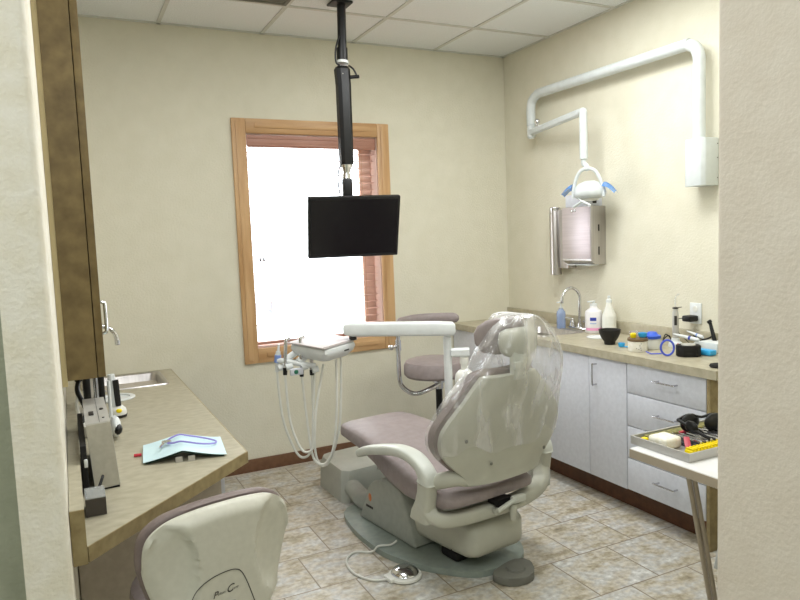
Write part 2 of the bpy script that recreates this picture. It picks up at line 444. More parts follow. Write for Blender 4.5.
t = thing('window_blind', 'red-brown wooden slat blind inside the oak window frame', 'blind', (-1.5, .045, 2.0))
obj('valance', B().box(WX0+.016, WX1-.016, .004, .016, 2.056, 2.131, bev=.003).box(WX0+.016, WX1-.016, .000, .006, 2.108, 2.122, bev=.002).box(WX0+.016, WX1-.016, .000, .006, 2.064, 2.076, bev=.002), 'blind', t)
s = B(); k = 0
z = 2.03
while z > .87:
    s.box(WX0+.02, WX1-.02, .032, .068, z-.0012, z+.0012); z -= .0475
obj('slats', s, 'slat', t, smooth=0)
obj('bottom_rail', B().box(WX0+.02, WX1-.02, .03, .07, .812, .830, bev=.004), 'blind', t)
for x in (WX0+.12, WX1-.11):
    obj('ladder_cord', B().cyl((x, .029, .83), (x, .029, 2.06), .0016, n=6).cyl((x, .071, .83), (x, .071, 2.06), .0016, n=6), 'cord', t)
for dx in (-.012, .012):
    tb = B().cyl((-1.877+dx, .0, 1.37), (-1.877+dx, .0, 2.06), .0008, n=5).lathe([(.003, 0), (.008, .003), (.007, .016), (.003, .03)], (-1.877+dx, .0, 1.342), 10)
    obj('tassel', tb, 'tassel', t)
# outdoors
struct('ground_outside', B().box(-60, 60, .5, 120, -.7, -.6), 'snow', smooth=0)
struct('street_outside', B().box(-60, 60, 15, 19, -.6, -.58), 'asphalt', smooth=0)

# ------------------------------------------------------------------ right-hand base cabinets
XF = -.503
def pull_h(y0, y1, z, x=XF):   # horizontal wire pull on a front facing -x
    return B().tube(cat([(x+.001, y0, z), (x-.022, y0, z), (x-.03, y0-.006*(1 if y0 > y1 else -1)*-1, z), (x-.03, y1+.006*(1 if y0 > y1 else -1)*-1*-1, z), (x-.022, y1, z), (x+.001, y1, z)], 5), .0042, 8)
def pull_v(y, z0, z1, x=XF):
    return B().tube(cat([(x+.001, y, z0), (x-.022, y, z0), (x-.03, y, z0+.006), (x-.03, y, z1-.006), (x-.022, y, z1), (x+.001, y, z1)], 5), .0042, 8)
ZT, ZC = .1345, .792
def carcass(y0, y1, t):
    b = B().box(XF+.02, -.002, y0, y1, ZT, ZC-.002)
    obj('body', b, 'gap', t, smooth=0)  # carcass coloured dark to paint in the shade between the fronts
    obj('toe_kick', B().box(-.402, -.01, y0, y1, 0, ZT), 'toe', t, smooth=0)
t = thing('base_cabinet', 'pale sink base cabinet with flush doors beside the dental chair', 'cabinet', (-.25, -.72, 0), group='pale base cabinets on the right wall')
carcass(-1.4325, -.01, t)
obj('door', B().box(XF, XF+.019, -1.4310, -.70, ZT, ZC-.004, bev=.0015), 'cab', t)
obj('door', B().box(XF, XF+.019, -.697, -.012, ZT, ZC-.004, bev=.0015), 'cab', t)
t = thing('base_cabinet', 'narrow pale base cabinet with one door and a vertical chrome pull', 'cabinet', (-.25, -1.57, 0), group='pale base cabinets on the right wall')
carcass(-1.708, -1.4335, t)
d = obj('door', B().box(XF, XF+.019, -1.7065, -1.4345, ZT, ZC-.004, bev=.0015), 'cab', t)
obj('handle', pull_v(-1.492, .643, .752), 'pull', d, label='vertical chrome wire pull')
t = thing('base_cabinet', 'pale base cabinet with four drawers behind the white table', 'cabinet', (-.25, -1.95, 0), group='pale base cabinets on the right wall')
carcass(-2.184, -1.709, t)
zz = [ZC-.004, .636, .4675, .3005, ZT]
for i in range(4):
    d = obj('drawer', B().box(XF, XF+.019, -2.1825, -1.7115, zz[i+1]+.0035, zz[i] if i else zz[0], bev=.0015), 'cab', t)
    zh = (.73, .562, .39, .232)[i]
    obj('handle', pull_h(-1.915, -2.025, zh), 'pull', d, label='chrome wire pull')
obj('end_panel', B().box(XF+.002, -.002, -2.2035, -2.1845, 0, ZC-.002, bev=.001), 'lam_edge', t, label='tan laminate end panel')

# countertop with a sink cut-out
YE = -2.245
t = thing('countertop', 'mottled tan laminate countertop with backsplash along the right wall', 'countertop', (-.25, -1.1, ZC))
SX0, SX1, SY0, SY1 = -.452, -.135, -.985, -.55
b = B()
ct = [(-.514, SX0), (SX0, SX1), (SX1, -.003)]
b.box(-.514, SX0, YE, -.003, ZC, .833).box(SX1, -.003, YE, -.003, ZC, .833).box(SX0, SX1, YE, SY0, ZC, .833).box(SX0, SX1, SY1, -.003, ZC, .833)
obj('top', b, 'lam_r', t, smooth=0)
obj('backsplash', B().box(-.022, -.002, YE, -.003, .8332, .908, bev=.002), 'lam_r', t)
obj('edge_band', B().box(-.517, -.5142, YE, -.003, ZC, .8325), 'lam_r', t, smooth=0)
# sink
def sink(name, label, x0, x1, y0, y1, z, depth, rimw=.018):
    t = thing(name, label, 'sink', ((x0+x1)/2, (y0+y1)/2, z))
    def rr(x0, x1, y0, y1, r, zz, n=5):
        out = []
        for cx, cy, a in ((x1-r, y1-r, 0), (x0+r, y1-r, PI/2), (x0+r, y0+r, PI), (x1-r, y0+r, 1.5*PI)):
            out += [(cx+r*math.cos(a+PI/2*i/n), cy+r*math.sin(a+PI/2*i/n), zz) for i in range(n+1)]
        return out
    e = rimw
    rings = [rr(x0-e, x1+e, y0-e, y1+e, .03, z+.0006), rr(x0-e+.003, x1+e-.003, y0-e+.003, y1+e-.003, .03, z+.006),
             rr(x0-.002, x1+.002, y0-.002, y1+.002, .03, z+.006), rr(x0+.006, x1-.006, y0+.006, y1-.006, .035, z-.004),
             rr(x0+.016, x1-.016, y0+.016, y1-.016, .05, z-depth+.02), rr(x0+.04, x1-.04, y0+.04, y1-.04, .05, z-depth)]
    bb = B(); bb.ring_faces(rings, caps=False)
    bb.bm.faces.new([v for v in list(bb.bm.verts)[-len(rings[-1]):]])
    obj('basin', bb, 'steel', t, smooth=50)
    obj('drain', B().lathe([(.028, 0), (.028, .003), (.018, .003), (.016, .001)], ((x0+x1)/2, (y0+y1)/2, z-depth+.0005), 16), 'chrome', t)
    return t
sink('sink', 'stainless steel drop-in sink in the right-hand counter', SX0+.012, SX1-.012, SY0+.012, SY1-.012, .833, .14)
t = thing('faucet', 'chrome gooseneck faucet with two lever handles at the right-hand sink', 'faucet', (-.075, -.80, .8335))
FX, FY = -.075, -.875
obj('base', B().box(FX-.022, FX+.022, FY-.09, FY+.09, .834, .85, bev=.006), 'chrome', t)
obj('spout', B().tube(cat([(FX, FY, .85), (FX, FY, .98), (FX, FY, 1.045), (FX-.02, FY+.004, 1.085), (FX-.062, FY+.008, 1.103), (FX-.105, FY+.012, 1.085), (FX-.128, FY+.014, 1.045), (FX-.13, FY+.014, 1.01)], 6), .0095, 14).cyl((FX, FY, .848), (FX, FY, .875), .018, .013), 'chrome', t)
for s_ in (-1, 1):
    h = obj('handle', B().lathe([(.02, 0), (.019, .02), (.013, .035), (.012, .045)], (FX, FY+s_*.072, .85), 16).tube(cat([(FX, FY+s_*.072, .893), (FX-.03, FY+s_*.095, .902), (FX-.07, FY+s_*.112, .90)], 4), [.009]*4+[.008]*4+[.007], 10), 'chrome', t)

# things on the right-hand counter
CZ = .8335
def pump_bottle(name, label, x, y, h, r, body, pump, z=CZ, rz=0, parts=None):
    t = thing(name, label, 'bottle', (x, y, z), rz)
    obj('body', B().lathe([(r*.9, 0), (r, .006), (r, h*.62), (r*.93, h*.70), (r*.55, h*.80), (r*.42, h*.83), (r*.42, h*.85)], (0, 0, 0), 24), body, t, world=False)
    p = B().lathe([(r*.5, h*.851), (r*.5, h*.9), (r*.2, h*.91), (r*.15, h*1.08)], (0, 0, 0), 16).box(-.04, .012, -.009, .009, h*1.08, h*1.13, bev=.004)
    obj('pump', p, pump, t, world=False)
    return t
pump_bottle('sanitizer_bottle', 'small clear blue pump bottle behind the right-hand sink', -.128, -.755, .155, .029, 'sanit', 'white', rz=.3)
LR = .052
t = thing('lotion_bottle', 'white lotion pump bottle with blue and pink label beside the faucet', 'bottle', (-.106, -1.035, CZ), 0)
obj('body', B().lathe([(LR*.92, 0), (LR, .006), (LR, .115), (LR*.93, .133), (LR*.5, .15), (LR*.42, .156), (LR*.4, .165)], (0, 0, 0), 28), 'lotion', t, world=False)
obj('pump', B().lathe([(LR*.44, .1655), (LR*.42, .18), (LR*.16, .182), (.004, .19)], (0, 0, 0), 16).box(-.045, .01, -.009, .009, .188, .198, bev=.004), 'white', t, world=False)
def curved_label(r, a0, a1, z0, z1, n=10, c=(0, 0)):
    rings = [[(c[0]+rr_*math.cos(a0+(a1-a0)*i/n), c[1]+rr_*math.sin(a0+(a1-a0)*i/n), zz_) for rr_, zz_ in ((r, z0), (r+.0008, z0), (r+.0008, z1), (r, z1))] for i in range(n+1)]
    return B().ring_faces(rings)
AC = math.atan2(-4.25+1.035, -3.0+.106)   # towards the viewer
obj('label_blue', curved_label(LR+.0003, AC-.42, AC+.30, .078, .098), 'lab_blue', t, world=False)
obj('label_pale', curved_label(LR+.0003, AC-.42, AC+.30, .058, .066), 'lab_pale', t, world=False)
obj('label_pink', curved_label(LR+.0003, AC-1.0, AC+1.0, .018, .034, 16), 'lab_pink', t, world=False)
t = thing('spray_bottle', 'translucent white squeeze bottle with tall spout behind the black bowl', 'bottle', (-.075, -1.135, CZ))
obj('body', B().lathe([(.038, 0), (.042, .005), (.042, .105), (.041, .112), (.029, .14), (.020, .164), (.016, .186), (.015, .19)], (0, 0, 0), 28), 'natural', t, world=False)
obj('cap', B().lathe([(.017, .1905), (.017, .206), (.010, .211), (.008, .217), (.010, .223), (.007, .231)], (0, 0, 0), 16), 'white', t, world=False)
one('chute_ring', B().lathe([(.058, 0), (.064, .001), (.064, .004), (.058, .006), (.046, .006), (.044, .002)], (-.225, -1.20, CZ), 32), 'white', 'white round grommet ring in the right-hand counter behind the bowl', 'ring')
one('mixing_bowl', B().lathe([(.028, 0), (.03, .006), (.03, .014), (.044, .034), (.056, .062), (.059, .082), (.056, .082), (.052, .062), (.036, .034), (.01, .026)], (-.345, -1.425, CZ), 32), 'rubber', 'small black rubber mixing bowl on the right-hand counter', 'bowl')
one('clear_cup', B().lathe([(.022, 0), (.026, .06), (.0245, .06), (.02, .003)], (-.20, -1.46, CZ), 24), 'cupclear', 'small clear plastic cup standing behind the labelled jar', 'cup')
t = thing('scoop', 'bright cyan plastic scoop lying beside the black bowl', 'scoop', (-.36, -1.545, CZ), 2.0)
obj('cup', B().lathe([(.010, 0), (.016, .004), (.018, .022), (.016, .022), (.012, .005)], (.012, 0, 0), 16), 'cyan', t, world=False)
obj('handle', B().box(-.052, -.002, -.008, .008, .001, .006, bev=.002), 'cyan', t, world=False)
JX, JY = -.392, -1.675
t = thing('labelled_jar', 'low round jar with white speckled label and brown lid on the right-hand counter', 'jar', (JX, JY, CZ))
obj('body', B().lathe([(.046, 0), (.048, .004), (.048, .05), (.046, .054)], (0, 0, 0), 32), 'jarlabel', t, world=False)
obj('lid', B().lathe([(.050, .0545), (.051, .057), (.050, .068), (.046, .069), (.044, .066)], (0, 0, 0), 32), 'brownlid', t, world=False, label='brown lid')
dots = B()
for a, zz_ in ((.35, .044), (.22, .034), (.31, .022), (.12, .016), (.36, .012), (-.1, .02)):
    ang = math.atan2(-4.25-JY, -3-JX)+a; dots.ball((.0482*math.cos(ang), .0482*math.sin(ang), zz_), .0022, n=8)
obj('label_dots', dots, 'ink', t, world=False)
one('yellow_container', B().lathe([(.013, 0), (.015, .003), (.015, .02), (.012, .024)], (JX-.018, JY+.012, CZ+.0695), 16), 'yellow', 'small bright yellow cap on top of the brown jar lid', 'container')
one('blue_scoop', B().lathe([(.012, 0), (.02, .006), (.023, .024), (.020, .024), (.016, .008)], (JX+.022, JY-.012, CZ+.0695), 18), 'cyan', 'small sky blue scoop resting on the brown jar lid', 'scoop')
t = thing('frosted_jar', 'frosted jar with bright blue lid just right of the labelled jar', 'jar', (-.283, -1.668, CZ))
obj('body', B().lathe([(.038, 0), (.041, .004), (.041, .05), (.038, .055)], (0, 0, 0), 28), 'frost', t, world=False)
obj('lid', B().lathe([(.043, .0555), (.044, .058), (.044, .07), (.03, .075), (.02, .088), (.01, .09)], (0, 0, 0), 28), 'blue', t, world=False, label='bright blue lid')
# curing light on its cradle
t = thing('curing_light', 'silver pen-shaped curing light standing upright on its white base', 'curing light', (-.150, -1.70, CZ), 0)
obj('base', B().lathe([(.035, 0), (.037, .006), (.033, .022), (.022, .03), (.02, .046)], (0, 0, 0), 24), 'white', t, world=False)
obj('body', B().lathe([(.015, .0465), (.0165, .06), (.0165, .12), (.015, .18), (.011, .2)], (0, 0, 0), 20), 'silver', t, world=False)
obj('grip_mark', curved_label(.0166, AC-.45, AC+.35, .115, .165), 'ink', t, world=False)
obj('collar', B().lathe([(.015, .2005), (.015, .207), (.007, .21)], (0, 0, 0), 16).box(-.01, .045, -.0012, .0012, .204, .2075), 'ink', t, world=False)
obj('light_guide', B().tube(cat([(0, 0, .21), (0, 0, .25), (.006, -.004, .27), (.016, -.01, .278)], 4), .0036, 10), 'glassclear', t, world=False)
b = B(); ang = math.atan2(-4.25+1.69, -3.0+.165)+.35
obj('indicator', b.ball((.0345*math.cos(ang), .0345*math.sin(ang), .02), .004, n=10), 'red', t, world=False)
# blue mouth prop ring, standing
t = thing('x_ray_ring', 'upright blue plastic ring leaning against the black box', 'ring', (-.395, -1.87, CZ), 0)
rc = Vector((-.395, -1.87, CZ+.042)); dx = Vector((.75, -.66, 0)); rg = []
for i in range(28):
    a = 2*PI*i/28; rg.append(rc+dx*(.030*math.cos(a))+Vector((.0, .0, 1))*(.037*math.sin(a)))
obj('hoop', B().tube(rg, .0052, 8, closed=True), 'ringblue', t)
obj('rod', B().tube([(-.413, -1.85, CZ+.012), (-.43, -1.80, CZ+.006), (-.40, -1.74, CZ+.006)], .003, 8), 'ringblue', t)
# black box with chamfered corners
bx = B(); cx, cy = -.315, -1.925; hw, hd, c_ = .054, .042, .022
pp = [(-hw+c_, -hd), (hw-c_, -hd), (hw, -hd+c_), (hw, hd-c_), (hw-c_, hd), (-hw+c_, hd), (-hw, hd-c_), (-hw, -hd+c_)]
ca, sa = math.cos(-.6), math.sin(-.6)
pp = [(cx+x*ca-y*sa, cy+x*sa+y*ca) for x, y in pp]
t = thing('cradle_box', 'eight-sided black box on the right-hand counter', 'box', (cx, cy, CZ))
obj('body', bx.prism(pp, 'z', CZ, CZ+.055, bev=.004), 'blackmat', t)
obj('top_plate', B().lathe([(.034, 0), (.032, .004), (.03, .004)], (cx, cy, CZ+.0553), 24), 'silver', t)
# outlet and charger
t = thing('wall_outlet', 'white duplex wall outlet above the right-hand counter', 'outlet', (-.002, -1.705, .998))
obj('plate', B().box(-.008, -.001, -1.742, -1.668, .942, 1.054, bev=.003), 'white', t)
for zz_ in (1.022, .974):
    obj('socket', B().lathe([(.016, 0), (.0155, .002)], (0, 0, 0), 20), 'natural', t, world=False).matrix_local = Matrix.Translation((-.0065, 0, zz_-.998)) @ Matrix.Rotation(-PI/2, 4, 'Y')
    obj('slot', B().box(-.0102, -.009, -1.7125, -1.7105, zz_-.001, zz_+.008).box(-.0102, -.009, -1.6995, -1.6975, zz_-.001, zz_+.008).box(-.0102, -.009, -1.7065, -1.7035, zz_-.010, zz_-.006), 'ink', t, smooth=0)
t = thing('charger', 'black charger plugged into the lower socket of the wall outlet', 'charger', (-.04, -1.70, .975))
obj('body', B().box(-.075, -.012, -1.73, -1.672, .958, .99, bev=.008), 'black', t)
obj('cable', B().tube(cat([(-.074, -1.675, .975), (-.095, -1.66, .965), (-.11, -1.68, .91), (-.10, -1.72, .87), (-.09, -1.75, CZ+.01), (-.12, -1.80, CZ+.004), (-.17, -1.83, CZ+.004)], 6), .0022, 8), 'black', t)
cb = B()
cb.tube(cat([(-.06+.035*math.cos(a)*1.2, -1.80+.055*math.sin(a), CZ+.02+.018*(i % 3)+.02*abs(math.sin(a*.5))) for i, a in enumerate([k*1.05 for k in range(16)])], 5), .0042, 8)
one('coiled_cable', cb, 'black', 'coil of black cable against the backsplash behind the black box', 'cable')
cb = B().tube(cat([(-.10+.02*math.cos(a), -1.60+.024*math.sin(a), CZ+.03+.02*math.sin(a*2)) for a in [k*1.05 for k in range(12)]], 4), .003, 8)
one('cable_bundle', cb, 'black', 'small black cable bundle left of the curing light', 'cable')
# handpieces lying to the right
def rod(name, label, p0, p1, r0, r1, m1, band, m2='white', cat_='handpiece'):
    p0, p1 = Vector(p0), Vector(p1)
    t = thing(name, label, cat_, tuple(p0))
    q = p0.lerp(p1, .62); q2 = p0.lerp(p1, .70)
    obj('tip', B().tube([p0, p0.lerp(p1, .15), q], [r0*.5, r0, r1], 12), m1, t)
    obj('band', B().tube([q, q2], [r1*1.08, r1*1.08], 12), band, t)
    obj('handle', B().tube([q2, p0.lerp(p1, .9), p1], [r1, r1*1.1, r1*.8], 12), m2, t)
rod('syringe', 'white syringe with blue stripe lying in front of the black antenna device', (-.21, -1.74, CZ+.078), (-.195, -1.885, CZ+.060), .006, .010, 'white', 'lab_blue')
rod('syringe', 'slim white syringe with pale blue band lying across the cable coil', (-.10, -1.73, CZ+.082), (-.135, -1.86, CZ+.066), .005, .008, 'white', 'bluecap')
t = thing('antenna_device', 'white desktop device with two black upright arms at the right end of the counter', 'device', (-.12, -1.90, CZ))
obj('body', B().prism([(-1.975, CZ+.001), (-1.845, CZ+.001), (-1.83, CZ+.04), (-1.865, CZ+.052), (-1.975, CZ+.052)], 'x', -.175, -.085, bev=.006), 'white', t)
obj('feet', B().box(-.17, -.09, -1.97, -1.85, CZ+.0002, CZ+.001), 'ink', t)
obj('arm', B().tube([(-.105, -1.905, CZ+.048), (-.095, -1.868, CZ+.14)], [.011, .008], 12).tube([(-.096, -1.870, CZ+.138), (-.098, -1.862, CZ+.148)], [.012, .011], 12), 'black', t)
obj('arm', B().tube([(-.095, -1.950, CZ+.10), (-.09, -1.922, CZ+.150)], [.009, .008], 12), 'black', t)
obj('cradle', B().tube([(-.12, -1.955, CZ+.045), (-.095, -1.948, CZ+.115)], [.017, .011], 12), 'white', t)
one('cyan_packet', B().box(-.255, -.205, -2.0, -1.91, CZ+.001, CZ+.028, bev=.008), 'cyan', 'cyan plastic packet lying beside the black box', 'packet')
one('rubber_disc', B().lathe([(.03, 0), (.034, .006), (.03, .014), (.015, .018)], (-.44, -2.19, CZ), 20), 'blackmat', 'flat black disc at the front right corner of the counter', 'disc')

# ------------------------------------------------------------------ wall dispensers
t = thing('towel_dispenser', 'stainless steel paper towel dispenser on the right wall', 'dispenser', (-.06, -.90, 1.43))
TD0, TD1 = -1.035, -.768
tb = B().prism([(-.002, 1.252), (-.085, 1.252), (-.118, 1.275), (-.118, 1.608), (-.002, 1.608)], 'y', TD0, TD1)
obj('case', tb, 'steel', t, smooth=20)
obj('front_panel', B().box(-.1215, -.1185, TD0+.004, TD1-.004, 1.286, 1.606, bev=.001), 'steel_face', t)
lk = B().ball((-.123, -.87, 1.585), .004, .012, .012, 14).ball((-.123, -.895, 1.585), .004, .009, .009, 12)
obj('lock', lk, 'chrome', t)
for za, zb in ((1.455, 1.495), (1.31, 1.36)):
    obj('sight_slot', B().box(-.062, -.052, TD0-.0015, TD0+.001, za, zb), 'ink', t, smooth=0)
obj('paper_towel', B().box(-.095, -.03, TD0+.03, TD1-.03, 1.244, 1.2515), 'white', t, label='white paper towel edge in the slot')
t = thing('cup_dispenser', 'tall stainless steel cup tube beside the towel dispenser', 'dispenser', (-.06, -.70, 1.4))
obj('tube', B().lathe([(.034, 0), (.037, .004), (.037, .44), (.035, .447), (.033, .447)], (-.062, -.632, 1.175), 28), 'steel', t)
obj('collar', B().lathe([(.0385, .425), (.0385, .44)], (-.062, -.632, 1.175), 28), 'chrome', t)
obj('bracket', B().box(-.07, -.002, -.764, -.665, 1.22, 1.6, bev=.002), 'steel', t)
t = thing('glove_holder', 'grey holder box on top of the towel dispenser behind the lamp', 'holder', (-.06, -.93, 1.61))
obj('body', B().box(-.115, -.002, -1.01, -.80, 1.6095, 1.685, bev=.004), 'cab', t)
obj('side_slot', B().box(-.08, -.05, -1.0118, -1.0095, 1.625, 1.675), 'ink', t)

# ------------------------------------------------------------------ surgical lamp on the right wall
t = thing('dental_lamp', 'white dental lamp on a long jointed arm from the right wall', 'lamp', (0, -1.77, 1.66))
obj('wall_box', B().prism([(-.002, -1.842), (-.095, -1.842), (-.112, -1.825), (-.112, -1.735), (-.098, -1.715), (-.002, -1.715)], 'z', 1.662, 1.90, bev=.004), 'lampwhite', t)
for zz_ in (1.70, 1.80, 1.87): obj('screw', B().ball((-.012, -1.8425, zz_), .003, n=8), 'ink', t)
AX = -.072
path = [(AX, -1.782, 1.90), (AX, -1.782, 2.24), (AX, -1.782, 2.30), (AX, -1.762, 2.35), (AX, -1.72, 2.377), (AX, -1.66, 2.382), (AX, -1.1, 2.384), (AX, -.545, 2.386), (AX, -.475, 2.378), (AX, -.427, 2.35), (AX, -.41, 2.30), (AX, -.41, 2.19)]
obj('arm_tube', B().tube(cat(path, 5), .0305, 20), 'lampwhite', t)
obj('pivot', B().cyl((AX, -.41, 2.189), (AX, -.41, 2.11), .028).cyl((AX, -.41, 2.11), (AX, -.41, 2.10), .020), 'lampwhite', t)
e0, e1 = Vector((AX-.01, -.42, 2.14)), Vector((-.165, -1.01, 2.165))
ar = B(); dd = (e1-e0).normalized(); sd = dd.cross(Vector((0, 0, 1))).normalized()
def bar(b, p0, p1, w0, h0, w1=None, h1=None):
    p0, p1 = Vector(p0), Vector(p1); w1 = w0 if w1 is None else w1; h1 = h0 if h1 is None else h1
    d = (p1-p0).normalized(); s = d.cross(Vector((0, 0, 1)))
    if s.length < 1e-4: s = Vector((1, 0, 0))
    s.normalize(); u = s.cross(d)
    rings = []
    for p, w, h in ((p0, w0, h0), (p1, w1, h1)):
        rings.append([p+s*(a*w/2)+u*(c*h/2) for a, c in ((-1, -.6), (-.6, -1), (.6, -1), (1, -.6), (1, .6), (.6, 1), (-.6, 1), (-1, .6))])
    b.ring_faces(rings); return b
obj('spring_arm', bar(ar, e0, e1, .036, .042), 'lampwhite', t)
obj('knob', B().ball((AX-.035, -.52, 2.195), .02, .02, .018, 14).cyl((AX-.03, -.52, 2.165), (AX-.035, -.52, 2.19), .012), 'chrome', t)
ex_ = Vector((-.175, -1.045, 0))
obj('elbow', B().tube(cat([(e1.x, e1.y+.01, 2.162), (-.172, -1.04, 2.164), (ex_.x, ex_.y, 2.15), (ex_.x, ex_.y, 2.12)], 5), .0235, 16), 'lampwhite', t)
obj('drop_tube', B().cyl((ex_.x, ex_.y, 2.13), (ex_.x, ex_.y, 1.885), .024).tube(cat([(ex_.x, ex_.y, 1.884), (ex_.x, ex_.y, 1.86), (-.17, -1.06, 1.842), (-.172, -1.075, 1.82)], 4), .016, 14), 'lampwhite', t)
# yoke and head: facing roughly towards the room
hc = Vector((-.175, -1.085, 1.70)); sx = Vector((.46, -.89, 0)).normalized()
yk = []
for a, zz_ in ((-.088, -.045), (-.086, .0), (-.075, .05), (-.055, .095), (-.03, .118), (0, .124), (.03, .118), (.058, .095), (.082, .045), (.094, -.005), (.096, -.045)):
    yk.append(hc+sx*a+Vector((-.02, -.01, zz_)))
obj('yoke', B().tube(cat(yk, 4), .0105, 12), 'lampwhite', t)
def head(u, v):
    a = 2*PI*u; rr_ = v
    return None
hb = B()
rings = []
for zz_, w_, d_ in ((-.052, .060, .050), (-.045, .088, .072), (-.02, .098, .082), (.012, .090, .074), (.038, .066, .052), (.052, .03, .024)):
    fy = Vector((sx.y, -sx.x, 0))
    rings.append([hc+sx*(w_*math.cos(2*PI*k/28)+.006)+fy*(d_*math.sin(2*PI*k/28))+Vector((0, 0, zz_)) for k in range(28)])
obj('head', hb.ring_faces(rings), 'lampwhite', t, smooth=60)
obj('lens', B().ring_faces([[hc+sx*(w_*math.cos(2*PI*k/24)+.006)+fy*(w_*.8*math.sin(2*PI*k/24))+Vector((0, 0, zz_)) for k in range(24)] for w_, zz_ in ((.055, -.0525), (.052, -.062), (.03, -.066))]), 'natural', t)
for s_, ln in ((-1, .075), (1, .07)):
    def fin(u, v, s_=s_, ln=ln):
        p = hc+sx*(s_*(.095+ln*u))+fy*((v-.5)*.10*(1-.2*u))+Vector((0, 0, .012-.045*u*u+.03*math.sin(PI*v)*(1-u*.5)))
        return p
    gb = B().grid(fin, 6, 6)
    bmesh.ops.solidify(gb.bm, geom=gb.bm.faces[:], thickness=.004)
    obj('handle_cover', gb, 'blueplastic', t, label='clear blue handle cover')
obj('bracket', B().tube([hc+sx*-.07+Vector((-.03, -.03, -.045)), hc+sx*-.03+Vector((-.05, -.04, -.068)), hc+sx*-.085+Vector((-.05, -.04, -.10))], .008, 10).tube([hc+sx*-.03+Vector((-.05, -.04, -.068)), hc+sx*.02+Vector((-.05, -.04, -.095))], .008, 10), 'lampwhite', t)

# ------------------------------------------------------------------ ceiling mounted monitor
PX, PY = -1.552, -.69
t = thing('monitor_mount', 'black telescopic ceiling pole mount holding the monitor', 'mount', (PX, PY, H))
obj('ceiling_plate', B().box(PX-.058, PX+.058, PY-.05, PY+.05, H-.018, H-.0068, bev=.003), 'black', t)
obj('pole', B().cyl((PX+.008, PY, H-.018), (PX-.002, PY-.008, 2.44), .024).cyl((PX-.002, PY-.008, 2.50), (PX-.004, PY-.01, 2.43), .030), 'black', t)
obj('collar', B().cyl((PX-.004, PY-.01, 2.43), (PX-.005, PY-.011, 2.416), .034), 'white', t, label='white collar ring')
sl = B()
rings = []
for zz_, xo, yo, w_, d_ in ((2.40, -.010, -.012, .030, .028), (2.385, -.010, -.013, .040, .034), (2.30, -.008, -.018, .038, .034), (1.88, -.022, -.048, .036, .034), (1.868, -.022, -.049, .032, .03)):
    rings.append([(PX+xo+w_*sx_, PY+yo+d_*sy_, zz_) for sx_, sy_ in ((-1, -.55), (-.55, -1), (.55, -1), (1, -.55), (1, .55), (.55, 1), (-.55, 1), (-1, .55))])
obj('sleeve', sl.ring_faces(rings), 'black', t, smooth=20)
for sp_ in ((PX-.02, PY-.048, 2.355), (PX-.005, PY-.053, 2.23), (PX-.022, PY-.066, 2.02)): obj('screw', B().ball(sp_, .004, n=8), 'silver', t)
QX, QY = PX-.026, PY-.055
obj('swivel', B().cyl((QX, QY, 1.866), (QX, QY, 1.852), .034).cyl((QX, QY, 1.852), (QX-.002, QY-.002, 1.82), .026, .018).cyl((QX-.002, QY-.002, 1.82), (QX-.004, QY-.004, 1.79), .022), 'chrome', t)
obj('bracket', B().box(QX-.03, QX+.022, QY-.03, QY+.012, 1.665, 1.792, bev=.008), 'black', t)
cbp = cat([(PX-.032, PY-.04, 1.885), (PX-.07, PY-.06, 1.85), (PX-.085, PY-.07, 1.78), (PX-.078, PY-.07, 1.71), (PX-.075, PY-.07, 1.67)], 6)
obj('cable', B().tube(cbp, .004, 8), 'black', t)
obj('cable', B().tube(cat([(PX-.02, PY-.02, 2.56), (PX-.045, PY-.025, 2.49), (PX-.05, PY-.03, 2.42), (PX-.03, PY-.035, 2.40)], 6), .005, 8), 'black', t)
obj('cable', B().tube(cat([(PX+.03, PY-.012, 2.41), (PX+.055, PY-.02, 2.39), (PX+.07, PY-.025, 2.35), (PX+.03, PY-.03, 2.345)], 6), .005, 8).tube([(PX+.03, PY-.03, 2.343), (PX+.078, PY-.04, 2.348)], .010, 10), 'black', t)
mon = thing('monitor', 'black flat screen monitor hanging in front of the window', 'monitor', (-1.59, -.845, 1.527))
MW, MH = .248, .168
Rm = Matrix.Rotation(-.19, 4, 'Z') @ Matrix.Rotation(math.radians(19), 4, 'X')
def tloc(b): bmesh.ops.transform(b.bm, matrix=Rm, verts=b.bm.verts); return b
obj('housing', tloc(B().box(-MW, MW, -.012, .022, -MH, MH, bev=.006).box(-.12, .12, .022, .04, -.1, .1, bev=.008)), 'black', mon, world=False)
obj('screen', tloc(B().box(-MW+.014, MW-.014, -.0135, -.0115, -MH+.018, MH-.014)), 'screen', mon, world=False, smooth=0)
obj('mount_plate', tloc(B().box(-.05, .05, .0402, .055, -.05, .12, bev=.004)), 'black', mon, world=False)

# ------------------------------------------------------------------ left counter, cabinets
ZL = .73
t = thing('corner_counter', 'mottled tan laminate desk counter with angled front corner on the left', 'countertop', (-2.75, -1.0, ZL-.04))
lp = [(-3.033, -.003), (-3.033, -2.455), (-3.0, -2.447), (-2.47, -1.894), (-2.47, -.003)]
lb = B()
KX0, KX1, KY0, KY1 = -2.905, -2.545, -.475, -.06
def quadbox(b, pts, z0, z1): return b.prism(pts, 'z', z0, z1)
lb.prism([(-3.033, KY0), (-3.033, -2.455), (-3.0, -2.447), (-2.4735, -1.896), (-2.4735, KY0)], 'z', ZL-.04, ZL)
lb.box(-3.033, KX0, KY0, -.003, ZL-.04, ZL).box(KX1, -2.4735, KY0, -.003, ZL-.04, ZL).box(KX0, KX1, KY1, -.003, ZL-.04, ZL)
obj('top', lb, 'lam', t, smooth=0)
eb = B().box(-2.4735, -2.47, -1.894, -.003, ZL-.04, ZL-.0003)
eb.prism([(-3.0, -2.4475), (-2.9976, -2.45), (-2.468, -1.8975), (-2.4735, -1.894)], 'z', ZL-.04, ZL-.0003)
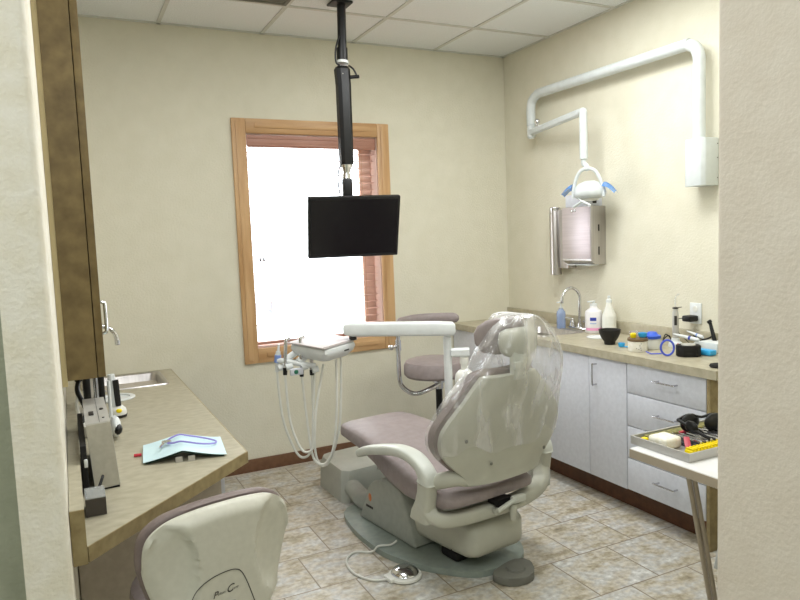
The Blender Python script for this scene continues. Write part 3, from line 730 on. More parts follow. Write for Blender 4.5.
obj('edge_band', eb, 'lam_edge', t, smooth=0, label='darker brown laminate edge')
obj('backsplash', B().box(-3.0335, -3.0003, -2.454, -.003, ZL+.0003, .828), 'lam', t, smooth=0)
obj('splash_end', B().box(-3.0335, -3.0003, -2.4585, -2.4543, ZL-.04, .8275), 'lam_edge', t, smooth=0, label='brown laminate end strip')
sink('sink', 'stainless steel drop-in sink in the left counter by the window wall', KX0+.012, KX1-.012, KY0+.012, KY1-.012, ZL, .13)
t = thing('faucet', 'chrome curved faucet at the left sink peeking past the upper cabinet', 'faucet', (-2.94, -.28, ZL+.0005))
gx, gy = -2.945, -.30
obj('base', B().box(gx-.02, gx+.02, gy-.09, gy+.09, ZL+.0007, ZL+.018, bev=.006), 'chrome', t)
obj('spout', B().tube(cat([(gx, gy, ZL+.016), (gx, gy, ZL+.2), (gx+.01, gy, ZL+.275), (gx+.06, gy, ZL+.318), (gx+.115, gy, ZL+.318), (gx+.158, gy, ZL+.285), (gx+.172, gy, ZL+.235)], 6), .0115, 14).cyl((gx+.172, gy, ZL+.237), (gx+.173, gy, ZL+.213), .0135), 'chrome', t)
for s_ in (-1, 1):
    obj('handle', B().lathe([(.018, 0), (.016, .03), (.012, .04)], (gx, gy+s_*.075, ZL+.017), 16).tube([(gx, gy+s_*.075, ZL+.05), (gx+.08, gy+s_*.09, ZL+.062)], [.008, .006], 10), 'chrome', t)
one('chute_ring', B().lathe([(.088, 0), (.094, .001), (.094, .005), (.088, .008), (.070, .008), (.068, .001)], (-2.825, -.685, ZL+.0006), 32), 'white', 'bright round white ring set in the left counter before the sink', 'ring')
t = thing('base_cabinet', 'grey base cabinet under the left counter', 'cabinet', (-2.78, -.9, 0))
obj('body', B().box(-3.033, -2.535, -1.72, -.02, .1, ZL-.042), 'cab_grey', t, smooth=0)
obj('toe_kick', B().box(-3.033, -2.58, -1.70, -.02, 0, .1), 'toe', t, smooth=0)
obj('door', B().box(-2.535, -2.517, -1.70, -1.13, .105, ZL-.045, bev=.0015), 'cab', t)
obj('door', B().box(-2.535, -2.517, -1.126, -.58, .105, ZL-.045, bev=.0015), 'cab', t)
obj('door', B().box(-2.535, -2.517, -.576, -.022, .105, ZL-.045, bev=.0015), 'cab', t)
obj('end_panel', B().box(-3.03, -2.548, -1.738, -1.7202, 0, ZL-.042), 'cab_grey', t, smooth=0)
UY = -1.72
struct('dim_wall_strip', B().box(-3.0345, -3.0175, UY+.004, -.75, 1.0, H-.007), 'dim_wall', smooth=0)  # added strip, its tan stands for the dim wall face beside the cabinet
t = thing('upper_cabinet', 'tall brown laminate wall cabinet on the left wall', 'cabinet', (-2.97, -1.2, 1.02))
obj('body', B().box(-3.017, -2.9255, UY, -.75, 1.02, 2.62), 'lam_dark', t, smooth=0)
d = obj('door', B().box(-2.9225, -2.8985, UY+.001, -1.22, 1.021, 2.618, bev=.001), 'lam_dark', t)
obj('handle', B().tube(cat([(-2.899, -1.665, 1.165), (-2.889, -1.665, 1.167), (-2.8835, -1.665, 1.178), (-2.8835, -1.665, 1.262), (-2.889, -1.665, 1.273), (-2.899, -1.665, 1.275)], 5), .0055, 10), 'chrome', d, label='chrome vertical pull')
obj('door', B().box(-2.9225, -2.8985, -1.217, -.75, 1.021, 2.618, bev=.001), 'lam_dark', t)

# things on the left counter
t = thing('power_unit', 'silver box-shaped device standing on the left counter, grey sloped front', 'device', (-2.94, -1.9, ZL))
fz = ZL+.006
fr = [(-2.978, -2.03), (-2.907, -2.03)]
b = B()
rings = [[(-2.966, -2.045, fz), (-2.894, -2.03, fz), (-2.894, -1.62, fz), (-2.966, -1.62, fz)],
         [(-2.978, -2.015, ZL+.202), (-2.908, -2.0, ZL+.202), (-2.908, -1.62, ZL+.202), (-2.978, -1.62, ZL+.202)]]
obj('case', b.ring_faces(rings), 'silver', t, smooth=0)
fb = B().ring_faces([[(-2.965, -2.0465, fz+.002), (-2.895, -2.0315, fz+.002), (-2.895, -2.0305, fz+.002), (-2.965, -2.0455, fz+.002)],
                     [(-2.977, -2.0168, ZL+.198), (-2.909, -2.0018, ZL+.198), (-2.909, -2.0008, ZL+.198), (-2.977, -2.0158, ZL+.198)]])
obj('front_panel', fb, 'greycase', t, smooth=0, label='grey beige front panel')
obj('top_latch', B().box(-2.965, -2.95, -1.90, -1.86, ZL+.2022, ZL+.208, bev=.002).ball((-2.925, -1.82, ZL+.203), .007, .012, .003, 10).ball((-2.925, -1.95, ZL+.203), .004, .004, .002, 8).box(-2.9385, -2.9375, -2.005, -1.63, ZL+.2021, ZL+.2032), 'ink', t)
obj('foot', B().box(-2.965, -2.896, -2.035, -1.63, ZL+.0006, fz-.0002), 'black', t)
sp = B()
for u_, v_ in ((.3, .35), (.3, .55), (.3, .72), (.62, .4), (.62, .6)):
    zz_ = fz+v_*.19; yy = -2.041+.030*v_+.015*u_
    obj('screw', B().ball((-2.965-.011*v_+.07*u_, yy-.0035, zz_), .0022, n=8), 'ink', t)
obj('power_cord', B().tube(cat([(-2.942, -2.043, ZL+.045), (-2.945, -2.062, ZL+.044), (-2.955, -2.075, ZL+.025), (-2.97, -2.08, ZL+.008), (-2.985, -2.07, ZL+.006), (-2.988, -1.95, ZL+.006)], 6), .0045, 8), 'black', t)
t = thing('acrylic_box', 'small clear acrylic two-compartment box on the left counter', 'box', (-2.97, -2.19, ZL))
ab = B()
ax0, ax1, ay0, ay1, az0, az1 = -2.996, -2.944, -2.25, -2.155, ZL+.001, ZL+.05
ab.box(ax0, ax1, ay0, ay0+.003, az0, az1).box(ax0, ax1, ay1-.003, ay1, az0, az1).box(ax0, ax0+.003, ay0+.003, ay1-.003, az0, az1).box(ax1-.003, ax1, ay0+.003, ay1-.003, az0, az1).box(ax0+.003, ax1-.003, ay0+.003, ay1-.003, az0, az0+.003).box((ax0+ax1)/2-.0015, (ax0+ax1)/2+.0015, ay0+.003, ay1-.003, az0+.003, az1)
obj('case', ab, 'acryl', t, smooth=0)
obj('lid', B().box(ax0, ax1, ay0, ay1, az1+.0002, az1+.003), 'glassclear', t, smooth=0)
# dark equipment between backsplash and power unit
t = thing('black_equipment', 'black upright equipment case between backsplash and silver device', 'device', (-2.99, -1.7, ZL))
obj('case', B().box(-2.998, -2.981, -2.06, -1.60, ZL+.012, ZL+.15, bev=.003), 'blackmat', t)
obj('white_plug', B().box(-2.990, -2.980, -2.066, -2.061, ZL+.085, ZL+.11, bev=.002), 'white', t)
t = thing('hose_stand', 'cluster of dark tubes and silver connectors under the upper cabinet', 'equipment', (-2.95, -1.2, ZL))
obj('base', B().box(-2.995, -2.90, -1.38, -1.10, ZL+.001, ZL+.08, bev=.008), 'silver', t)
obj('post', B().cyl((-2.955, -1.3, ZL+.08), (-2.955, -1.3, ZL+.28), .014), 'black', t)
obj('post', B().cyl((-2.90, -1.25, ZL+.08), (-2.90, -1.25, ZL+.29), .012), 'black', t)
obj('bar', B().cyl((-2.995, -1.34, ZL+.245), (-2.91, -1.34, ZL+.235), .012).box(-2.997, -2.968, -1.36, -1.31, ZL+.22, ZL+.27, bev=.005), 'black', t)
obj('reservoir', B().cyl((-2.925, -1.2, ZL+.08), (-2.925, -1.2, ZL+.29), .016), 'chrome', t)
obj('white_post', B().cyl((-2.872, -1.24, ZL+.001), (-2.872, -1.24, ZL+.19), .007), 'white', t)
obj('tube', B().tube(cat([(-2.97, -1.34, ZL+.25), (-2.99, -1.42, ZL+.2), (-2.965, -1.48, ZL+.13), (-2.985, -1.53, ZL+.1)], 6), .009, 8), 'black', t)
obj('tube', B().tube(cat([(-2.99, -1.42, ZL+.19), (-2.995, -1.48, ZL+.14), (-2.975, -1.54, ZL+.08)], 6), .006, 8), 'hose', t)
t = thing('cordless_handset', 'white and black upright handset standing in a rounded base on the left counter', 'handset', (-2.838, -1.09, ZL))
hx, hy = -2.838, -1.09
obj('base', B().lathe([(.027, 0.0006), (.035, .006), (.038, .02), (.034, .038), (.022, .05), (.010, .053)], (hx, hy, ZL), 24), 'natural', t)
obj('base_trim', B().lathe([(.0365, .002), (.039, .008), (.039, .013)], (hx, hy, ZL), 24), 'ink', t)
obj('button', B().ball((hx+.004, hy-.032, ZL+.034), .013, .010, .010, 12), 'yellow', t, label='yellow button')
obj('body', bar(B(), (hx-.010, hy-.004, ZL+.048), (hx-.016, hy+.006, ZL+.19), .030, .028, .026, .024), 'white', t)
obj('grip', bar(B(), (hx+.004, hy-.014, ZL+.052), (hx+.0, hy-.008, ZL+.165), .024, .014), 'black', t)
t = thing('rounded_device', 'small rounded white device with dark panel beside the silver box', 'device', (-2.87, -1.25, ZL))
obj('body', B().ball((-2.868, -1.42, ZL+.042), .022, .07, .04, 16), 'white', t)
obj('panel', B().ball((-2.862, -1.465, ZL+.04), .018, .03, .022, 12), 'black', t)
# folded booklet, bib chain, pen
t = thing('folded_booklet', 'pale cyan folded booklet lying open face down on the left counter', 'booklet', (-2.66, -1.8, ZL))
c00, c10, c11, c01 = Vector((-2.812, -1.86, ZL)), Vector((-2.545, -1.915, ZL)), Vector((-2.52, -1.685, ZL)), Vector((-2.79, -1.64, ZL))
def leaf(u, v, off=0.0):
    p = (c00*(1-u)+c10*u)*(1-v)+(c01*(1-u)+c11*u)*v
    h = .0062+.030*max(0, 1-abs(u-.47)/.5)**1.3
    return p+Vector((0, 0, h+off))
def slab(fn, th, nu=24, nv=4):
    rings = [[(*fn(i/nu, j/nv).xy, fn(i/nu, j/nv).z+th) for j in range(nv+1)]+[tuple(fn(i/nu, j/nv)) for j in range(nv, -1, -1)] for i in range(nu+1)]
    return B().ring_faces(rings)
obj('cover', slab(lambda u, v: leaf(u, v, .0012), .0012), 'paper', t)
obj('inside_pages', slab(lambda u, v: leaf(u*.94+.03, v*.96+.02, -.0050), .001), 'paperdark', t, label='dark green inside pages')
for u_ in (.42, .57):
    p = (c00*(1-u_)+c10*u_)
    obj('clip', B().box(p.x-.011, p.x+.011, p.y-.008, p.y-.004, ZL+.002, ZL+.018).box(p.x-.013, p.x+.013, p.y-.009, p.y-.003, ZL+.0006, ZL+.002), 'silver', t)
t = thing('bib_chain', 'lavender napkin cord with metal clip lying on the booklet', 'cord', (-2.62, -1.78, ZL))
lc = Vector((-2.637, -1.765, ZL+.048)); lpnts = []
for i in range(20):
    a = 2*PI*i/20
    q = lc+Vector((.93, -.30, 0))*(.088*math.cos(a))+Vector((.35, .93, 0))*(.052*math.sin(a))
    u_ = .5+(q.x+2.667)/.27
    q.z = ZL+.0145+.030*max(0, 1-abs(u_-.47)/.5)**1.3+.004
    lpnts.append(q)
obj('loop', B().tube(cat(lpnts, 3, closed=True), .0032, 8, closed=True), 'purple', t)
obj('clip', B().box(-2.737, -2.705, -1.765, -1.745, ZL+.034, ZL+.044, bev=.003).tube([(-2.73, -1.76, ZL+.040), (-2.75, -1.80, ZL+.034)], .004, 8), 'chrome', t)
one('red_pen', B().tube([(-2.830, -1.745, ZL+.0066), (-2.806, -1.750, ZL+.0066)], .0055, 10), 'red', 'red pen tip sticking out left of the cyan booklet', 'pen')

# ------------------------------------------------------------------ near operator stool
AZ2 = math.radians(-13)
t = thing('operator_stool', 'beige shell operator stool with mauve pads in the left foreground', 'stool', (-2.722, -2.31, 0), -AZ2)
def stl(p):  # local: x right, y away from viewer
    return p
SB = -.215
OUT = cat([(x, 0, z) for x, z in ((0, .405), (.07, .415), (.13, .47), (.172, .545), (.198, .63), (.203, .69), (.188, .742), (.14, .775), (.07, .788), (0, .791), (-.07, .788), (-.14, .775), (-.188, .742), (-.203, .69), (-.198, .63), (-.172, .545), (-.13, .47), (-.07, .415))], 5, closed=True)
OC = Vector((0, 0, .62))
def bow(x, z): return .55*x*x-.025*(z-.60)
def shell_pt(i, rho, off, scale, roll, scoop):
    p = OC+(OUT[i]-OC)*(rho*scale)
    y = SB+off+bow(p.x, p.z)+roll*max(0, (rho-.80)/.20)**2
    if scoop:
        e = math.sqrt(((abs(p.x)-.142)/.062)**2+((p.z-.64)/.125)**2)
        if e < 1: y += .032*(1-e*e)**.4
    return (p.x, y, p.z)
NO = len(OUT)
RH = [.02+.98*k/26 for k in range(27)]
def dome(specs):
    b = B(); b.ring_faces([[shell_pt(i, rho, off, sc, roll, sco) for i in range(NO)] for rho, off, sc, roll, sco in specs]); return b
fs = [(rho, 0, 1, .028, True) for rho in RH]
bs_ = [(rho, .012, .995, .026, True) for rho in reversed(RH)]
obj('backrest_shell', dome(fs+bs_), 'stoolshell', t, world=False, smooth=50)
fs = [(rho, .048, 1.0, .004, False) for rho in RH]
mid = [(1, .056, 1.025, .004, False), (1, .070, 1.025, .004, False)]
bs_ = [(rho, .088, 1.0, 0, False) for rho in reversed(RH)]
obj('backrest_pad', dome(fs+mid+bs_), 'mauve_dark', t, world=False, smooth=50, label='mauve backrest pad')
# centre panel on the shell
def panel_pts():
    return [(-.100, .43), (-.090, .49), (-.076, .548), (-.058, .58), (-.02, .600), (.025, .606), (.052, .600), (.066, .583), (.08, .548), (.098, .49), (.115, .43)]
def sheet_y(x, z): return SB+bow(x, z)
pl = [Vector((x-.03, sheet_y(x-.03, z+.012)-.0012, z+.012)) for x, z in panel_pts()]
obj('panel_seam', B().tube(cat(pl, 4), .0011, 6), 'ink', t, world=False)
# lettering
def lettering(parts_, x0, z0, slope):
    out = bmesh.new(); x = x0
    for txt, size, dz, adv in parts_:
        bm = text_bm(txt, size, .35)
        for v in bm.verts:
            px_, pz_ = v.co.x+x, v.co.y+z0+dz+(v.co.x+x-x0)*slope
            v.co = Vector((px_, sheet_y(px_, pz_)-.0014-abs(v.co.z)*.5, pz_))
        me = bpy.data.meshes.new('tmp'); bm.to_mesh(me); bm.free(); out.from_mesh(me); bpy.data.meshes.remove(me)
        x += adv
    return out
obj('lettering', lettering((('P', .024, -.004, .013), ('elton', .010, 0, .023), ('C', .028, -.003, .016), ('rane', .010, 0, 0)), -.050, .560, .06), 'ink', t, world=False, smooth=0, label='dark script lettering')
obj('emblem', B().box(-.033, .010, SB-.004, SB+.004, .509, .534), 'chrome', t, world=False, label='chrome emblem plate')
obj('seat', B().lathe([(.16, .42), (.195, .43), (.205, .46), (.20, .485), (.17, .495), (.05, .498)], (0.04, .07, 0), 36), 'mauve', t, world=False)
obj('back_bracket', B().tube(cat([(0, SB+.05, .47), (0, SB+.06, .41), (0, -.05, .395), (0.03, .05, .395)], 6), .018, 12), 'black', t, world=False)
obj('column', B().cyl((.03, .05, .10), (.03, .05, .42), .026), 'black', t, world=False)
for k in range(5):
    a = 2*PI*k/5+.3
    lg = obj('leg', B().tube([(.03, .05, .105), (.03+.14*math.cos(a), .05+.14*math.sin(a), .09), (.03+.26*math.cos(a), .05+.26*math.sin(a), .068)], [.022, .017, .013], 10), 'black', t, world=False)
    obj('caster', B().cyl((.03+.26*math.cos(a)-.012*math.sin(a), .05+.26*math.sin(a)+.012*math.cos(a), .027), (.03+.26*math.cos(a)+.012*math.sin(a), .05+.26*math.sin(a)-.012*math.cos(a), .027), .027, n=16), 'blackmat', lg, world=False)

# ------------------------------------------------------------------ assistant stool by the window
t = thing('assistant_stool', 'round mauve assistant stool with chrome support arm below the window', 'stool', (-.965, -.56, 0))
obj('seat', B().lathe([(.15, .592), (.185, .595), (.198, .61), (.198, .665), (.185, .69), (.15, .70), (.03, .703)], (0, 0, 0), 36), 'mauve', t, world=False)
obj('collar', B().cyl((.02, -.0, .51), (.02, 0, .575), .028).cyl((.02, 0, .55), (.02, 0, .576), .04), 'chrome', t, world=False)
obj('column', B().cyl((.02, 0, .10), (.02, 0, .51), .021), 'black', t, world=False)
arm = cat([(.02, -.02, .545), (-.08, .01, .50), (-.14, .04, .49), (-.195, .07, .53), (-.215, .08, .60), (-.215, .08, .82), (-.215, .08, .90)], 6)
obj('support_arm', B().tube(arm, .0145, 12).cyl((-.215, .08, .765), (-.215, .08, .83), .02), 'chrome', t, world=False)
obj('knob', B().cyl((-.215, .08, .795), (-.26, .07, .79), .007).ball((-.268, .07, .79), .018, n=12), 'chrome', t, world=False)
arcp = [(-.24+.062*k, .03+.11*math.sin(PI*k/7)*1.0, .938) for k in range(8)]
ap = B(); rings = []
AP = cat(arcp, 4)
for i, p in enumerate(AP):
    e = min(i, len(AP)-1-i); sc = .5 if e == 0 else (.85 if e == 1 else 1)
    rings.append([(p.x, p.y+.024*sc*math.cos(2*PI*k/14), p.z+.034*sc*math.sin(2*PI*k/14)) for k in range(14)])
obj('support_pad', ap.ring_faces(rings), 'mauve', t, world=False, label='mauve curved support pad')
for k in range(5):
    a = 2*PI*k/5
    lg = obj('leg', B().tube([(.02, 0, .11), (.02+.14*math.cos(a), .14*math.sin(a), .09), (.02+.25*math.cos(a), .25*math.sin(a), .066)], [.022, .017, .013], 10), 'black', t, world=False)
    obj('caster', B().cyl((.02+.25*math.cos(a)-.012*math.sin(a), .25*math.sin(a)+.012*math.cos(a), .027), (.02+.25*math.cos(a)+.012*math.sin(a), .25*math.sin(a)-.012*math.cos(a), .027), .027, n=16), 'blackmat', lg, world=False)

# ------------------------------------------------------------------ dental chair (own frame: y towards the feet)
CAZ = math.radians(-8)
CH = (-1.46, -1.45, 0)
t = chair = thing('dental_chair', 'mauve and beige dental chair in the middle of the room', 'dental chair', CH, -CAZ)
W0 = dict(world=False)
plate = [(-.300, .335), (-.328, .05), (-.30, -.12), (-.264, -.21), (-.149, -.38), (-.05, -.43), (.09, -.44), (.2, -.36), (.26, -.2), (.27, .1), (.24, .40), (.1, .56), (-.2, .56)]
obj('base_plate', B().prism([(p.x, p.y) for p in cat([(a, b_, 0) for a, b_ in plate], 4, closed=True)], 'z', .001, .028), 'plate', t, **W0)
shp = [(.425, .028), (.318, .215), (.29, .25), (.235, .275), (.14, .294), (.055, .284), (.022, .262), (-.075, .03)]
obj('pedestal_shroud', B().prism(shp, 'x', -.205, .16, bev=.014, seg=3), 'basegrey', t, **W0)
bd = B(); bd.ball((-.206, .305, .165), .003, .014, .022, 14)
obj('badge', bd, 'orange', t, label='orange round badge', **W0)
bm_ = B()
for y0_, y1_ in ((.345, .330), (.327, .318), (.315, .296), (.293, .282)): bm_.box(-.2065, -.2045, y1_, y0_, .108, .120)
obj('badge_marks', bm_, 'ink', t, world=False, smooth=0)
# lift arm box
rings = []
for y, z0, z1, hw in ((.16, .06, .17, .15), (-.05, .075, .22, .16), (-.25, .08, .245, .155), (-.38, .085, .25, .15), (-.425, .10, .235, .142), (-.44, .125, .21, .12)):
    c = -.01; r_ = .03
    zm0, zm1 = z0, z1
    rings.append([(c-hw, y, z0+r_), (c-hw+r_*.3, y, z0+r_*.3), (c-hw+r_, y, z0), (c+hw-r_, y, z0), (c+hw-r_*.3, y, z0+r_*.3), (c+hw, y, z0+r_), (c+hw, y, z1-r_), (c+hw-r_*.3, y, z1-r_*.3), (c+hw-r_, y, z1), (c-hw+r_, y, z1), (c-hw+r_*.3, y, z1-r_*.3), (c-hw, y, z1-r_)])
obj('lift_arm', B().ring_faces(rings), 'shell', t, smooth=50, **W0)
obj('lift_screw', B().ball((-.172, -.20, .19), .003, .005, .005, 8).ball((-.168, -.30, .10), .003, .005, .005, 8), 'ink', t, **W0)
obj('motor', B().cyl((-.06, -.20, .05), (.08, -.12, .05), .045).box(-.14, .0, -.30, -.18, .029, .075, bev=.015), 'blackmat', t, **W0)
# foot pad
fp = [(-.085, -.47), (-.075, -.53), (-.01, -.575), (.05, -.57), (.105, -.52), (.12, -.45), (.06, -.43), (-.03, -.445)]
obj('foot_pad', B().prism([(p.x, p.y) for p in cat([(a, b_, 0) for a, b_ in fp], 4, closed=True)], 'z', .001, .036, bev=.007).lathe([(.042, .0355), (.038, .045), (.02, .043)], (.02, -.50, 0), 24), 'padgrey', t, **W0)
# junction box and elbow
jb_ = B()
rings = []
for z, e in ((.001, 0), (.15, .006), (.178, .016), (.19, .04)):
    rings.append([(-.155+e, .70+e, z), (-.125+e, .66+e, z), (.26-e, .66+e, z), (.29-e, .70+e, z), (.29-e, 1.02-e, z), (.26-e, 1.06-e, z), (-.09+e, 1.06-e, z), (-.12+e, 1.02-e, z)])
obj('junction_box', jb_.ring_faces(rings), 'jbox', t, smooth=40, **W0)
obj('elbow_tube', B().tube(cat([(-.10, .665, .085), (-.11, .60, .08), (-.12, .50, .065), (-.10, .42, .06)], 6), .048, 18), 'basegrey', t, **W0)
# seat
def sect(y, c, hw, zt, zb, n=28, p=.45):
    out = []
    zc, hh = (zt+zb)/2, (zt-zb)/2
    for k in range(n):
        a = 2*PI*k/n; ca_, sa_ = math.cos(a), math.sin(a)
        out.append((c+hw*math.copysign(abs(ca_)**p, ca_), y, zc+hh*math.copysign(abs(sa_)**p, sa_)))
    return out
rings = [sect(*q) for q in ((.525, -.055, .13, .50, .475), (.515, -.055, .18, .512, .455), (.48, -.055, .205, .52, .44), (.40, -.055, .215, .522, .435), (.28, -.055, .222, .52, .42),
                             (.14, -.055, .232, .51, .385), (0, -.055, .245, .485, .335), (-.15, -.055, .252, .455, .31), (-.30, -.06, .252, .43, .32), (-.41, -.065, .248, .42, .34), (-.455, -.065, .236, .41, .355), (-.475, -.065, .21, .395, .365))]
obj('seat', B().ring_faces(rings), 'mauve', t, smooth=60, **W0)
obj('seat_frame', B().prism([(.30, .30), (.12, .325), (-.1, .26), (-.34, .255), (-.34, .30), (-.1, .31), (.12, .40), (.30, .42)], 'x', -.16, .06), 'basegrey', t, **W0)
# yoke and arms
YK = -.385
yo = cat([(-.335, YK+.05, .38), (-.333, YK+.02, .335), (-.30, YK-.02, .308), (-.2, YK-.045, .301), (-.05, YK-.055, .301), (.1, YK-.055, .303), (.22, YK-.035, .314), (.29, YK-.01, .338), (.318, YK+.02, .385), (.325, YK+.03, .46)], 6)
rings = []
for i, p in enumerate(yo):
    tt = (yo[min(i+1, len(yo)-1)]-yo[max(i-1, 0)]).normalized()
    fwd = Vector((0, 1, 0)); fwd = (fwd-tt*fwd.dot(tt)).normalized(); up_ = tt.cross(fwd)
    f_ = i/(len(yo)-1)
    hh = .030 if .18 < f_ < .78 else .034
    rings.append([p+fwd*(.036*math.copysign(abs(math.cos(a))**.6, math.cos(a)))+up_*(hh*math.copysign(abs(math.sin(a))**.6, math.sin(a))) for a in [2*PI*k/16 for k in range(16)]])
obj('arm_yoke', B().ring_faces(rings), 'shell', t, smooth=60, **W0)
def armrest(x, post=True):
    ap = cat([(x, .145, .462), (x, .09, .487), (x, -.04, .522), (x, -.17, .548), (x, -.27, .548), (x, -.335, .527), (x, -.372, .49), (x, -.374, .462)], 5)
    rr = []
    for i, p in enumerate(ap):
        tt = (ap[min(i+1, len(ap)-1)]-ap[max(i-1, 0)]).normalized()
        sd_ = Vector((1, 0, 0)); up_ = tt.cross(sd_)
        f_ = i/(len(ap)-1); th = (.012 if i == 0 else .020+.006*f_); wd = (.024 if i == 0 else .036)
        if f_ > .75: th = .026+.02*(f_-.75)*4; wd = .036
        rr.append([p+sd_*(wd*math.copysign(abs(math.cos(a))**.55, math.cos(a)))+up_*(th*math.copysign(abs(math.sin(a))**.55, math.sin(a))) for a in [2*PI*k/18 for k in range(18)]])
    obj('armrest', B().ring_faces(rr), 'shell_light', t, smooth=60, **W0)
    rr = []
    for z, yc, d_, w_ in ((.458, -.372, .040, .033), (.42, -.366, .040, .032), (.37, -.352, .046, .033), (.33, -.338, .058, .035), (.295, -.332, .066, .034)):
        rr.append([(x+w_*math.copysign(abs(math.cos(a))**.55, math.cos(a)), yc+d_*math.copysign(abs(math.sin(a))**.55, math.sin(a)), z) for a in [2*PI*k/18 for k in range(18)]])
    obj('arm_post', B().ring_faces(rr), 'shell', t, smooth=60, **W0)
armrest(-.335); armrest(.325)
obj('lock_lever', B().box(-.085, .085, YK-.125, YK-.09, .298, .322, bev=.008).tube([(.0, YK-.13, .328), (-.01, YK-.14, .29), (-.012, YK-.14, .268)], [.016, .014, .010], 10), 'shell', t, **W0)
obj('hinge', B().box(-.075, .0, -.505, -.44, .335, .36).box(-.06, .05, -.50, -.43, .31, .335), 'black', t, **W0)
obj('hinge_clip', B().box(-.01, .06, -.535, -.505, .335, .365, bev=.008).tube([(-.09, -.52, .325), (0, -.53, .355)], .01, 10), 'shell_light', t, **W0)
obj('side_link', B().tube(cat([(-.318, -.33, .44), (-.30, -.42, .475), (-.25, -.46, .485), (-.21, -.47, .475)], 5), .033, 14), 'shell', t, **W0)
# backrest
prof = ((.452, .185), (.456, .198), (.475, .204), (.50, .222), (.535, .26), (.57, .292), (.61, .316), (.65, .325), (.69, .320), (.73, .296), (.77, .262), (.81, .226), (.85, .190), (.885, .157), (.90, .142), (.905, .12))
_p = cat([(z, hw, 0) for z, hw in prof[1:-1]], 3)
prof = (prof[0],)+tuple((p.x, p.y) for p in _p)+(prof[-1],)
BC = -.03
def yb(z): return -.485-.045*max(0, (z-.6)/.38)**1.2*1.6-.02*(z-.43)
def dsect(z, hw, fr, bk, bulge, n=16, flare=.03):
    """D-shaped ring: back arc then front arc"""
    out = []; bulge *= max(.35, min(1, (z-.42)/.16))
    for k in range(n+1):
        s = -1+2*k/n
        out.append((BC+hw*s-.02*max(0, z-.8)/.1, yb(z)-bk-bulge*(1-s*s)+flare*abs(s)**3*hw/.35, z))
    for k in range(n, -1, -1):
        s = -1+2*k/n
        out.append((BC+hw*s*.985-.02*max(0, z-.8)/.1, yb(z)+fr-bulge*.6*(1-s*s)+flare*abs(s)**3*hw/.35, z))
    return out
obj('backrest_shell', B().ring_faces([dsect(z, hw, 0.0, .03, .035) for z, hw in prof]), 'shell', t, smooth=55, **W0)
rings = []
pp_ = ((.458, .17),)+tuple((z+.008, hw+.010) for z, hw in prof[1:])+((.922, .09),)
rings = [dsect(z, hw, .05, -.004, .03) for z, hw in pp_]
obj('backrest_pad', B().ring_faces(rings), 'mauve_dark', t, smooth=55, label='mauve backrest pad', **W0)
scr = B()
for x, z in ((-.145, .545), (.165, .545), (-.26, .655)):
    s_ = (x-BC)/.34
    scr.ball((x, yb(z)-.032-.035*(1-s_*s_)+.03*abs(s_)**3, z), .008, .004, .008, 10)
obj('back_screw', scr, 'padgrey', t, **W0)
# headrest
obj('headrest_bracket', B().box(BC-.04, BC+.03, -.615, -.585, .88, 1.0, bev=.006).box(BC-.045, BC+.0, -.628, -.606, .925, .955, bev=.005).box(BC+.0, BC+.07, -.60, -.585, .925, .965, bev=.004), 'shell_light', t, **W0)
rings = []
for z, hw, y0, y1 in ((.965, .045, -.60, -.575), (.975, .07, -.612, -.565), (.995, .088, -.622, -.555), (1.03, .094, -.628, -.55), (1.055, .09, -.628, -.548), (1.072, .08, -.62, -.552), (1.08, .06, -.61, -.56)):
    c_ = (y0+y1)/2; d_ = (y1-y0)/2
    rings.append([(BC+.02+hw*math.copysign(abs(math.cos(a))**.6, math.cos(a)), c_+d_*math.copysign(abs(math.sin(a))**.7, math.sin(a))+.25*(hw*math.cos(a))**2/.11*.9, z) for a in [2*PI*k/24 for k in range(24)]])
obj('headrest_shell', B().ring_faces(rings), 'shell', t, smooth=60, **W0)
rings = []
for z, hw, y0, y1 in ((.975, .08, -.545, -.50), (.985, .115, -.55, -.48), (1.02, .135, -.546, -.47), (1.06, .138, -.545, -.468), (1.09, .125, -.548, -.472), (1.112, .10, -.552, -.49), (1.12, .07, -.55, -.51)):
    c_ = (y0+y1)/2; d_ = (y1-y0)/2
    rings.append([(BC+.02+hw*math.cos(a), c_+d_*math.sin(a)+.25*(hw*math.cos(a))**2/.11*.9, z) for a in [2*PI*k/24 for k in range(24)]])
obj('headrest_pad', B().ring_faces(rings), 'mauve', t, smooth=60, label='mauve headrest pad', **W0)

